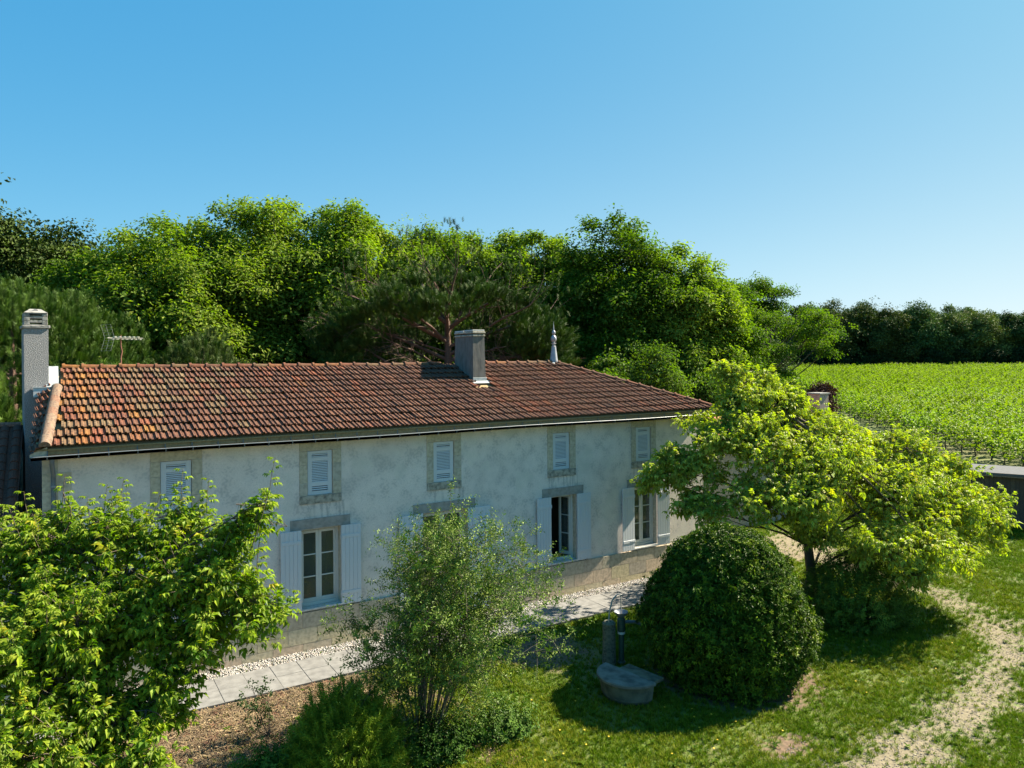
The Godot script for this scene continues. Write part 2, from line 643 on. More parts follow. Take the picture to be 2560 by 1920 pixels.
const TONES := [[0.365, 0.165, 0.045], [0.375, 0.19, 0.045], [0.32, 0.145, 0.062], [0.275, 0.157, 0.086], [0.246, 0.172, 0.097], [0.26, 0.183, 0.107], [0.231, 0.143, 0.086], [0.285, 0.108, 0.06], [0.31, 0.112, 0.058], [0.265, 0.104, 0.062], [0.231, 0.106, 0.066], [0.21, 0.096, 0.061], [0.195, 0.093, 0.061], [0.221, 0.1, 0.063], [0.181, 0.089, 0.061], [0.203, 0.096, 0.064]]


func tile_shape(b: MB, w: float, l: float, base: Transform3D, wob: float) -> void:
	# an interlocking tile: a ribbed side lap, two dished channels and a raised middle; x across, z down the slope
	var pr := [[0.0, 0.008], [0.004, 0.046], [0.024, 0.041], [0.046, 0.046], [0.054, 0.006], [0.092, 0.002], [0.116, 0.034], [0.146, 0.034], [0.168, 0.003], [0.216, 0.006], [0.240, 0.030], [w, 0.008]]
	var th := 0.062
	for i in pr.size() - 1:
		var x0: float = pr[i][0]; var y0: float = pr[i][1]
		var x1: float = pr[i + 1][0]; var y1: float = pr[i + 1][1]
		var e0 := l + (0.012 if y0 > 0.02 else 0.0)
		var e1 := l + (0.012 if y1 > 0.02 else 0.0)
		var A := base * Vector3(x0, y0 + th + wob, e0)
		var B := base * Vector3(x1, y1 + th + wob, e1)
		var D := base * Vector3(x1, y1 + 0.004, 0)
		var E := base * Vector3(x0, y0 + 0.004, 0)
		b.quad(A, B, D, E)
		b.quad(base * Vector3(x0, y0 + th - 0.026, e0), base * Vector3(x1, y1 + th - 0.026, e1), B, A)


func make_roof() -> void:
	var roof := Node3D.new()
	roof.name = "roof"
	house.add_child(roof)
	# boarding under the tiles, other slopes
	var b := MB.new()
	var e0 := EAVE + Vector3(-0.42, -0.03, 0)
	var e1 := EAVE + Vector3(19.05, -0.03, 0)
	var r0 := RIDGE + Vector3(-0.1, -0.03, 0)
	var r1 := RIDGE + Vector3(15.1, -0.03, 0)
	var back := HB - 0.35
	var k0 := Vector3(-0.42, EAVE.y - 0.03, back)
	var k1 := Vector3(19.05, EAVE.y - 0.03, back)
	b.quad(e0, e1, r1, r0)
	b.quad(k1, k0, r0, r1)
	b.tri(e1, k1, r1)
	b.tri(k0, e0, r0)
	var dn := Vector3(0, -0.03, 0)
	b.quad(e1 + dn, e0 + dn, k0 + dn, k1 + dn)
	b.quad(e0 + dn, e1 + dn, e1, e0)
	b.quad(e1 + dn, k1 + dn, k1, e1)
	b.quad(k0 + dn, e0 + dn, e0, k0)
	put("roof_boarding", b.mesh(), M.fascia, roof)
	# tiles
	var mats := []
	for t in TONES:
		var m := mat(t[0] * 0.64, t[1] * 0.64, t[2] * 0.64, 0.92, M.tile_tex, 0.9, 0.8)
		mats.append(m)
	var rows := 11
	var slope := (RIDGE - EAVE).length()
	var gauge := slope / rows
	var width := 0.25
	var dir := (EAVE - RIDGE).normalized()
	var nrm := dir.cross(Vector3(1, 0, 0)).normalized()
	if nrm.y < 0.0:
		nrm = -nrm
	var spots := []
	for r in rows:
		var n := 79
		for i in n:
			var x := -0.2 + i * width + (0.0 if r % 2 == 0 else 0.06)
			var s := float(r) / rows
			var hip := 19.05 - 3.95 * (s + 0.03)
			if x + width * 0.5 > hip:
				continue
			var left := lerpf(-0.22, 0.0, s)
			if x < left - 0.02:
				continue
			var p := roof_point(x, s + 1.0 / rows)
			# no tiles where the flue stands
			if x > 10.95 and x < 11.4 and p.z < -2.15 and p.z > -3.5:
				continue
			spots.append([(p - CAM).length(), x, s, r])
	spots.sort_custom(func(p: Array, q: Array) -> bool: return p[0] < q[0])
	var shapes := []
	for k in 3:
		var tb := MB.new()
		tile_shape(tb, width, gauge + 0.02, Transform3D(), 0.0)
		shapes.append(tb.mesh())
	var rest := MB.new()
	for i in spots.size():
		var x: float = spots[i][1]
		var s: float = spots[i][2]
		var top := roof_point(x, s + 1.0 / rows) + nrm * rnd(-0.004, 0.006)
		var bs := Basis(Vector3(1, 0, 0), nrm, dir).rotated(nrm, rnd(-0.012, 0.012)).rotated(dir, rnd(-0.012, 0.012))
		var tone := tile_colour(x, s)
		if i < 300:
			put("roof_tile", shapes[0], mats[tone], roof, top, bs)
		else:
			var t: Array = TONES[tone]
			var v := rnd(0.53, 0.75)
			rest.col = Color(t[0] * v, t[1] * v, t[2] * v)
			tile_shape(rest, width, gauge + 0.02, Transform3D(bs, top), 0.0)
	var far := put("roof_tiles_beyond", rest.mesh(), M.tile_base, roof)
	far.set_meta("kind", "stuff")
	# the other slopes, out of sight: courses as plain lapped sheets
	var ob := MB.new()
	for r in rows:
		var s0 := float(r) / rows
		var s1 := float(r + 1) / rows
		var lift := Vector3(0, 0.045, 0)
		var A := e1.lerp(r1, s0) + lift; var B := k1.lerp(r1, s0) + lift
		var D := k1.lerp(r1, s1) + lift * 0.2; var E := e1.lerp(r1, s1) + lift * 0.2
		ob.col = Color(0.19, 0.09, 0.06)
		ob.quad(A, B, D, E)
		ob.quad(A - lift, B - lift, B, A)
		A = k1.lerp(r1, s0) + lift; B = k0.lerp(r0, s0) + lift
		D = k0.lerp(r0, s1) + lift * 0.2; E = k1.lerp(r1, s1) + lift * 0.2
		ob.quad(A, B, D, E)
	var rear := put("roof_tiles_rear", ob.mesh(), M.tile_base, roof)
	rear.set_meta("kind", "stuff")
	# ridge and hip cappings
	var cap := MB.new()
	var seg := 8
	var L := 0.44
	var prof := [[0.0, 0.142], [0.055, 0.150], [0.075, 0.112], [L, 0.098]]
	for i in prof.size() - 1:
		for k in seg:
			var w0 := PI * k / seg; var w1 := PI * (k + 1) / seg
			var a0 := Vector3(prof[i][0], sin(w0) * prof[i][1] * 0.8, cos(w0) * prof[i][1])
			var a1 := Vector3(prof[i][0], sin(w1) * prof[i][1] * 0.8, cos(w1) * prof[i][1])
			var b0 := Vector3(prof[i + 1][0], sin(w0) * prof[i + 1][1] * 0.8, cos(w0) * prof[i + 1][1])
			var b1 := Vector3(prof[i + 1][0], sin(w1) * prof[i + 1][1] * 0.8, cos(w1) * prof[i + 1][1])
			cap.trin(a0, b0, b1, Vector3(0, sin(w0), cos(w0)), Vector3(0, sin(w0), cos(w0)), Vector3(0, sin(w1), cos(w1)))
			cap.trin(a0, b1, a1, Vector3(0, sin(w0), cos(w0)), Vector3(0, sin(w1), cos(w1)), Vector3(0, sin(w1), cos(w1)))
			if i == 0:
				cap.tri(Vector3(0, 0, 0), a0, a1)
	var cap_mesh := cap.mesh()
	var x := 0.08
	while x < 15.0:
		if x < 11.0 - L or x > 11.45:
			var tone: int = rng.randi_range(0, 2) if x < 1.6 else [2, 7, 9, 10, 10, 11, 6][rng.randi_range(0, 6)]
			put("ridge_tile", cap_mesh, mats[tone], roof, roof_point(x, 1.0) + Vector3(0, 0.0 + rnd(0, 0.012), 0), Basis.from_euler(Vector3(rnd(-0.05, 0.05), rnd(-0.02, 0.02), rnd(-0.01, 0.012))))
		x += L - 0.02
	var ha := roof_point(15.1, 1.0)
	var hb := Vector3(19.05, EAVE.y + 0.03, EAVE.z)
	var hl := (hb - ha).length()
	var hbas := along(hb - ha, Vector3.UP)
	var d := 0.15
	while d < hl - 0.2:
		var tone: int = [2, 7, 9, 10, 11, 12][rng.randi_range(0, 5)]
		put("hip_tile", cap_mesh, mats[tone], roof, ha.lerp(hb, d / hl) + Vector3(0, 0.015, 0), hbas.rotated(Vector3.UP, rnd(-0.03, 0.03)))
		d += L - 0.02
	# rounded verge at the flue end: mortared half-round capping and a strip of tiles below it
	var va := Vector3(-0.03, 6.50, -2.42)
	var vb := Vector3(-0.24, 5.43, 0.47)
	var vl := (vb - va).length()
	var vbas := along(vb - va, Vector3.UP)
	d = 0.0
	var vm := [mat(0.20, 0.15, 0.125, 0.95, M.tile_tex, 2.5, 0.8), mat(0.21, 0.165, 0.14, 0.95, M.tile_tex, 2.0, 0.8), mat(0.21, 0.13, 0.10, 0.95, M.tile_tex, 3.0, 0.8)]
	var vcap := MB.new()
	for k in 10:
		var w0 := PI * k / 10; var w1 := PI * (k + 1) / 10
		var R0 := 0.12; var R1 := 0.108
		var c0 := Vector3(0, sin(w0), cos(w0)); var c1 := Vector3(0, sin(w1), cos(w1))
		var p0 := Vector3(0, c0.y * R0, c0.z * R0); var p1 := Vector3(0, c1.y * R0, c1.z * R0)
		var q0 := Vector3(0.36, c0.y * R1, c0.z * R1); var q1 := Vector3(0.36, c1.y * R1, c1.z * R1)
		vcap.trin(p0, q0, q1, c0, c0, c1)
		vcap.trin(p0, q1, p1, c0, c1, c1)
		vcap.tri(Vector3(0.36, 0, 0), q1, q0)
	var vmesh := vcap.mesh()
	while d < vl - 0.3:
		put("verge_tile", vmesh, vm[rng.randi_range(0, 2)], roof, va.lerp(vb, d / vl) + Vector3(0, rnd(0, 0.01), 0), vbas)
		d += 0.345
	for r in 9:
		var s := float(r) / 11.0
		var p := roof_point(lerpf(-0.26, -0.10, s), s + 1.0 / 11.0) + Vector3(-0.26, -0.16, 0)
		var bs := Basis(Vector3(0.83, 0.55, 0.0), Vector3(0, 0, 0), dir)
		bs.y = bs.z.cross(bs.x).normalized()
		put("roof_tile", shapes[1], mats[[10, 11, 7, 13][rng.randi_range(0, 3)]], roof, p, bs.orthonormalized())
	var vw := MB.new()
	vw.quad(Vector3(-0.5, 5.2, 0.34), Vector3(-0.2, 5.2, 0.34), Vector3(-0.2, 5.4, 0.34), Vector3(-0.5, 5.26, 0.34))
	put("verge_mortar", vw.mesh(), M.stone, roof)


func make_house() -> void:
	house = thing("farmhouse", "long two storey cream plastered house with hipped red tile roof and white shutters", "house")
	# front wall with its openings
	var holes := []
	for o in LOWER:
		holes.append(o)
	for o in UPPER:
		holes.append([o[0], o[1], UY0, UY1])
	var xs := [HX0, HX1]
	var ys := [0.0, 5.36]
	for o in holes:
		for k in 2:
			if not o[k] in xs: xs.append(o[k])
			if not o[k + 2] in ys: ys.append(o[k + 2])
	xs.sort(); ys.sort()
	var T := 0.45
	var b := MB.new()
	var uv := func(x: float, y: float) -> Vector2: return Vector2((x - HX0) / (HX1 - HX0), 1.0 - y / 5.4)
	for i in xs.size() - 1:
		for j in ys.size() - 1:
			var cx: float = (xs[i] + xs[i + 1]) * 0.5
			var cy: float = (ys[j] + ys[j + 1]) * 0.5
			var open := false
			for o in holes:
				if cx > o[0] and cx < o[1] and cy > o[2] and cy < o[3]:
					open = true
			if open: continue
			var x0: float = xs[i]; var x1: float = xs[i + 1]; var y0: float = ys[j]; var y1: float = ys[j + 1]
			b.quaduv(Vector3(x0, y0, 0), Vector3(x1, y0, 0), Vector3(x1, y1, 0), Vector3(x0, y1, 0), uv.call(x0, y0), uv.call(x1, y0), uv.call(x1, y1), uv.call(x0, y1))
			b.quaduv(Vector3(x1, y0, -T), Vector3(x0, y0, -T), Vector3(x0, y1, -T), Vector3(x1, y1, -T), uv.call(x1, y0), uv.call(x0, y0), uv.call(x0, y1), uv.call(x1, y1))
	# ends and top of this wall
	b.quad(Vector3(HX1, 0, 0), Vector3(HX1, 0, -T), Vector3(HX1, 5.36, -T), Vector3(HX1, 5.36, 0))
	b.quad(Vector3(HX0, 0, -T), Vector3(HX0, 0, 0), Vector3(HX0, 5.36, 0), Vector3(HX0, 5.36, -T))
	var pm := StandardMaterial3D.new()
	pm.albedo_texture = lattice_tex(1600, 454, plaster)
	pm.roughness = 0.95
	pm.heightmap_enabled = true
	pm.heightmap_texture = pm.albedo_texture
	pm.heightmap_scale = 0.5
	put("front_wall", b.mesh(), pm, house)
	for o in holes:
		var rv := MB.new()
		var a := Vector3(o[0], o[2], 0); var c := Vector3(o[1], o[2], 0); var d := Vector3(o[1], o[3], 0); var e := Vector3(o[0], o[3], 0)
		var z := Vector3(0, 0, -T)
		rv.quad(a, a + z, e + z, e)
		rv.quad(c + z, c, d, d + z)
		rv.quad(e, e + z, d + z, d)
		rv.quad(a + z, a, c, c + z)
		put("window_reveal", rv.mesh(), M.stone_b, house)
	# the rest of the shell: side and rear walls, floors
	var sh := MB.new()
	sh.box(Vector3((HX0 + HX1) * 0.5, 2.68, HB + 0.2), Vector3(HX1 - HX0, 5.36, 0.4))
	sh.box(Vector3(HX0 + 0.2, 2.68, (HB + 0.4 - T) * 0.5), Vector3(0.4, 5.36, -HB - 0.4 - T))
	sh.box(Vector3(HX1 - 0.2, 2.68, (HB + 0.4 - T) * 0.5), Vector3(0.4, 5.36, -HB - 0.4 - T))
	put("side_walls", sh.mesh(), mat(0.55, 0.53, 0.48, 0.95, M.grain, 0.6, 0.5), house)
	var fl := MB.new()
	fl.box(Vector3(9.2, 0.05, -3.6), Vector3(18.2, 0.1, 6.3))
	fl.box(Vector3(9.2, 3.2, -3.6), Vector3(18.2, 0.2, 6.3))
	fl.box(Vector3(9.2, 1.6, -5.2), Vector3(18.2, 3.0, 0.12))
	for x in [3.9, 7.3, 11.1, 14.5]:
		fl.box(Vector3(x, 1.6, -2.8), Vector3(0.12, 3.0, 4.6))
	put("inner_walls", fl.mesh(), M.interior, house)
	make_facade()
	make_roof()
	make_gutter()
	make_chimneys()


func make_facade() -> void:
	# plinth of dressed blocks
	var pl := Node3D.new()
	pl.name = "plinth"
	house.add_child(pl)
	var courses := [[-0.02, 0.20], [0.20, 0.578], [0.578, 0.955]]
	for r in 3:
		var y0: float = courses[r][0]; var y1: float = courses[r][1]
		var x: float = HX0 - 0.03 + (0.36 if r % 2 == 0 else 0.0)
		var cuts := [HX0 - 0.03]
		while x < HX1 - 0.2:
			if x > HX0 + 0.1: cuts.append(x)
			x += 0.715
		cuts.append(HX1 + 0.03)
		for i in cuts.size() - 1:
			var a: float = cuts[i]; var c: float = cuts[i + 1]
			for piece in [[a, minf(c, 8.2)], [maxf(a, 9.66), c]]:
				if piece[1] - piece[0] < 0.06: continue
				var bb := MB.new()
				var w: float = piece[1] - piece[0] - 0.006
				bb.cbox(Vector3.ZERO, Vector3(w, y1 - y0 - 0.006, 0.055 + rnd(0, 0.004)), 0.004)
				var mi := rng.randi_range(0, 5) if r < 2 and rng.randf() < 0.85 else rng.randi_range(6, 9)
				put("stone_block", bb.mesh(), M.block[mi], pl, Vector3((piece[0] + piece[1]) * 0.5, (y0 + y1) * 0.5, 0.029))
	# quoins on the corner by the flue
	for i in 11:
		var w := 0.28 if i % 2 == 0 else 0.52
		var q := MB.new()
		var y := 0.97 + i * 0.385
		if y > 5.1: break
		q.cbox(Vector3.ZERO, Vector3(w, 0.379, 0.016), 0.003)
		put("quoin_stone", q.mesh(), [M.stone, M.stone_b, M.stone_grey][rng.randi_range(0, 2)], house, Vector3(HX0 + w * 0.5, y + 0.19, 0.009))
	# surrounds and louvred shutters of the small upper windows
	var slat := MB.new()
	slat.cbox(Vector3.ZERO, Vector3(0.42, 0.030, 0.010), 0.003, Basis(Vector3.RIGHT, -0.35))
	var slat_mesh := slat.mesh()
	for u in UPPER:
		var x0: float = u[0]; var x1: float = u[1]
		var sr := Node3D.new()
		sr.name = "window_surround"
		house.add_child(sr, true)
		var parts := [["lintel_stone", x0 - 0.2, x1 + 0.22, UY1 + 0.002, 5.10, M.stone], ["sill_stone", x0 - 0.2, x1 + 0.22, 3.585, UY0 - 0.002, M.sill_dirty]]
		var hs := [UY0, UY0 + rnd(0.3, 0.42), UY0 + rnd(0.66, 0.78), UY1]
		for k in 3:
			parts.append(["jamb_stone", x0 - 0.2, x0 - 0.002, hs[k], hs[k + 1], [M.stone, M.stone_b, M.stone_grey][rng.randi_range(0, 2)]])
			parts.append(["jamb_stone", x1 + 0.002, x1 + 0.22, hs[k], hs[k + 1], [M.stone, M.stone_b, M.stone_grey][rng.randi_range(0, 2)]])
		for p in parts:
			var pb := MB.new()
			var deep := 0.02 if p[0] != "sill_stone" else 0.03
			pb.cbox(Vector3.ZERO, Vector3(p[2] - p[1] - 0.005, p[4] - p[3] - 0.005, deep), 0.004)
			put(p[0], pb.mesh(), p[5], sr, Vector3((p[1] + p[2]) * 0.5, (p[3] + p[4]) * 0.5, deep * 0.5 + 0.001))
		var s := Node3D.new()
		s.name = "louvred_shutter"
		house.add_child(s, true)
		var w := x1 - x0 - 0.018
		var h := UY1 - UY0 - 0.018
		var c := Vector3((x0 + x1) * 0.5, (UY0 + UY1) * 0.5 - 0.002, -0.035)
		s.position = c
		var f := MB.new()
		var st := (w - 0.40) * 0.5
		f.cbox(Vector3(-w * 0.5 + st * 0.5, 0, 0), Vector3(st, h, 0.035), 0.004)
		f.cbox(Vector3(w * 0.5 - st * 0.5, 0, 0), Vector3(st, h, 0.035), 0.004)
		for rail in [[h * 0.5 - 0.035, 0.07], [h * 0.5 - 0.205, 0.085], [-h * 0.5 + 0.26, 0.10], [-h * 0.5 + 0.045, 0.09]]:
			f.box(Vector3(0, rail[0], -0.001), Vector3(0.404, rail[1], 0.031))
		put("shutter_frame", f.mesh(), M.shutter, s)
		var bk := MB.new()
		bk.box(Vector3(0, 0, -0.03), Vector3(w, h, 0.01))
		put("gap_shade_sheet", bk.mesh(), M.gap_shade, s)  # added dark sheet: painted shade of the room behind the slats
		for k in 2:
			put("slat", slat_mesh, M.shutter, s, Vector3(0, h * 0.5 - 0.095 - k * 0.05, 0))
			put("slat", slat_mesh, M.shutter, s, Vector3(0, -h * 0.5 + 0.125 + k * 0.05, 0))
		for k in 13:
			put("slat", slat_mesh, M.shutter, s, Vector3(0, h * 0.5 - 0.27 - k * 0.0415, 0))
	# tall windows below
	var pane := {}
	for i in LOWER.size():
		var o: Array = LOWER[i]
		var x0: float = o[0]; var x1: float = o[1]; var y0: float = o[2]; var y1: float = o[3]
		var lb := MB.new()
		lb.cbox(Vector3.ZERO, Vector3(1.5 if i != 2 else 1.86, 0.255, 0.028), 0.004)
		put("lintel", lb.mesh(), M.lintel, house, Vector3((x0 + x1) * 0.5, y1 + 0.128, 0.015))
		var win := Node3D.new()
		win.name = "window"
		house.add_child(win, true)
		win.position = Vector3((x0 + x1) * 0.5, y0, -0.2)
		var w := x1 - x0
		var h := y1 - y0
		var sill := MB.new()
		sill.cbox(Vector3(0, 0.015, 0.13), Vector3(w + 0.02, 0.05, 0.30), 0.008)
		put("window_sill", sill.mesh(), M.capstone, win)
		var fr := MB.new()
		fr.cbox(Vector3(-w * 0.5 + 0.03, h * 0.5, 0), Vector3(0.06, h - 0.004, 0.07), 0.006)
		fr.cbox(Vector3(w * 0.5 - 0.03, h * 0.5, 0), Vector3(0.06, h - 0.004, 0.07), 0.006)
		fr.cbox(Vector3(0, h - 0.032, 0), Vector3(w - 0.12, 0.06, 0.066), 0.006)
		fr.cbox(Vector3(0, 0.075, 0.01), Vector3(w - 0.12, 0.07, 0.08), 0.008)
		put("window_frame", fr.mesh(), M.frame, win)
		var sw := (w - 0.125) * 0.5
		var hh := h - 0.185
		for side in [-1, 1]:
			var cs := MB.new()
			# casement with three panes, hung at its outer edge; local x runs from the hinge inwards
			cs.cbox(Vector3(0.03, hh * 0.5, 0), Vector3(0.06, hh, 0.05), 0.006)
			cs.cbox(Vector3(sw - 0.035, hh * 0.5, 0), Vector3(0.07, hh, 0.05), 0.006)
			cs.cbox(Vector3(sw * 0.5 - 0.005, 0.05, 0), Vector3(sw - 0.13, 0.10, 0.046), 0.006)
			cs.cbox(Vector3(sw * 0.5 - 0.005, hh - 0.035, 0), Vector3(sw - 0.13, 0.07, 0.046), 0.006)
			var ph := (hh - 0.17 - 0.05) / 3.0
			for k in 2:
				cs.box(Vector3(sw * 0.5 - 0.005, 0.10 + ph * (k + 1) + 0.025 * k + 0.0125, 0), Vector3(sw - 0.13, 0.025, 0.04))
			var turn := 0.0
			if i == 3:
				turn = 1.22 if side == 1 else 1.5
			if i == 2:
				turn = 0.0
			var bs := Basis(Vector3(-side, 0, 0), Vector3.UP, Vector3(0, 0, -side))
			bs = Basis(Vector3.UP, -turn * side) * (bs if side == 1 else Basis())
			var at := Vector3(side * (w * 0.5 - 0.061), 0.113, -0.005)
			put("casement", cs.mesh(), M.frame, win, at, bs)
			for k in 3:
				var key := "%.3f_%.3f" % [sw, ph]
				if not pane.has(key):
					var pb := MB.new()
					pb.box(Vector3.ZERO, Vector3(sw - 0.125, ph + 0.004, 0.004))
					pane[key] = pb.mesh()
				put("pane", pane[key], M.glass, win, at + bs * Vector3(sw * 0.5 - 0.005, 0.10 + ph * (k + 0.5) + 0.025 * k, 0), bs)
		# board shutters folded back against the wall
		var shw := 0.505 if i != 2 else 0.69
		for side in [-1, 1]:
			var sn := Node3D.new()
			sn.name = "board_shutter"
			house.add_child(sn, true)
			var hx := x0 if side < 0 else x1
			sn.position = Vector3(hx, y0 + 0.0, 0.045)
			sn.rotation.y = side * -0.04
			var sb := MB.new()
			var top := h + 0.01
			var nb := 5
			for k in nb:
				var bw := shw / nb
				sb.cbox(Vector3(side * (bw * (k + 0.5)), top * 0.5, 0.02), Vector3(bw - 0.003, top, 0.03), 0.003)
			put("boards", sb.mesh(), M.shutter, sn)
			for hy in [0.28, top - 0.28]:
				var st := MB.new()
				st.cbox(Vector3(side * shw * 0.5, hy, 0.039), Vector3(shw - 0.03, 0.09, 0.012), 0.004)
				put("ledge", st.mesh(), M.shutter, sn)
				var hg := MB.new()
				hg.tube([Vector3(-side * 0.012, hy - 0.05, 0.03), Vector3(-side * 0.012, hy + 0.05, 0.03)], [0.012, 0.012], 6)
				hg.box(Vector3(side * 0.10, hy, 0.047), Vector3(0.2, 0.03, 0.005))
				put("hinge", hg.mesh(), M.shutter, sn)
			var stop := MB.new()
			stop.tube([Vector3(side * shw * 0.62, -0.03, -0.04), Vector3(side * shw * 0.62, -0.03, 0.07), Vector3(side * shw * 0.62, 0.04, 0.075)], [0.008, 0.008, 0.006], 5)
			put("shutter_stop", stop.mesh(), M.iron, sn)


func make_gutter() -> void:
	var g := MB.new()
	var rimb := MB.new()
	var x0 := -0.48
	var x1 := 19.2
	var cy := 5.215
	var cz := 0.415
	var n := 10
	var steps := 24
	for s in steps:
		var xa := lerpf(x0, x1, float(s) / steps); var xb := lerpf(x0, x1, float(s + 1) / steps)
		var ya := cy + 0.012 * sin(xa * 0.7) ; var yb := cy + 0.012 * sin(xb * 0.7)
		for k in n:
			var w0 := PI + PI * k / n; var w1 := PI + PI * (k + 1) / n
			var c0 := Vector3(0, sin(w0), cos(w0)); var c1 := Vector3(0, sin(w1), cos(w1))
			for side in [[0.075, 1.0], [0.071, -1.0]]:
				var R: float = side[0]
				var A := Vector3(xa, ya, cz) + c0 * R; var B := Vector3(xb, yb, cz) + c0 * R
				var D := Vector3(xb, yb, cz) + c1 * R; var E := Vector3(xa, ya, cz) + c1 * R
				if side[1] > 0:
					g.trin(A, D, B, c0, c1, c0); g.trin(A, E, D, c0, c1, c1)
				else:
					g.trin(A, B, D, -c0, -c0, -c1); g.trin(A, D, E, -c0, -c1, -c1)
		rimb.tube([Vector3(xa, ya + 0.004, cz + 0.078), Vector3(xb, yb + 0.004, cz + 0.078)], [0.010, 0.010], 6, false)
	var gut := put("gutter", g.mesh(), M.zinc, house)
	put("gutter_rim", rimb.mesh(), M.zinc_rim, gut)
	var br := MB.new()
	for k in 7:
		var w := PI + PI * k / 6.0
		br.box(Vector3(0, sin(w) * 0.079, cos(w) * 0.079), Vector3(0.022, 0.006, 0.045), Basis(Vector3.RIGHT, -w + PI * 0.5))
	br.box(Vector3(0, 0.05, -0.075), Vector3(0.022, 0.14, 0.006))
	var bm := br.mesh()
	for i in 36:
		var x := -0.2 + i * 0.545
		put("bracket", bm, M.zinc, gut, Vector3(x, cy + 0.012 * sin(x * 0.7), cz))
	# stone band and board between the tiles and the gutter
	var fb := MB.new()
	for i in 20:
		var a := -0.42 + i * 0.9735
		fb.cbox(Vector3(a + 0.487, 5.285, 0.288), Vector3(0.968, 0.105, 0.05), 0.005)
	put("fascia_board", fb.mesh(), M.fascia, house)
	var co := MB.new()
	co.cbox(Vector3(9.22, 5.24, 0.13), Vector3(19.3, 0.18, 0.258), 0.01)
	put("cornice", co.mesh(), M.stone_b, house)
	# downpipe on the corner by the flue
	var dp := MB.new()
	dp.tube([Vector3(-0.12, 5.15, 0.40), Vector3(-0.12, 5.04, 0.39), Vector3(-0.10, 4.80, 0.10), Vector3(-0.10, 4.65, 0.075), Vector3(-0.10, 0.1, 0.095)], [0.045, 0.045, 0.045, 0.045, 0.045], 10, false)
	var pipe := put("downpipe", dp.mesh(), M.zinc, house)
	for y in [4.55, 3.0, 1.5]:
		var cl := MB.new()
		cl.lathe([Vector2(0.048, -0.02), Vector2(0.054, -0.015), Vector2(0.054, 0.015), Vector2(0.048, 0.02)], 12)
		put("pipe_collar", cl.mesh(), M.lead, pipe, Vector3(-0.10, y, 0.078 + (4.65 - y) * 0.0044))


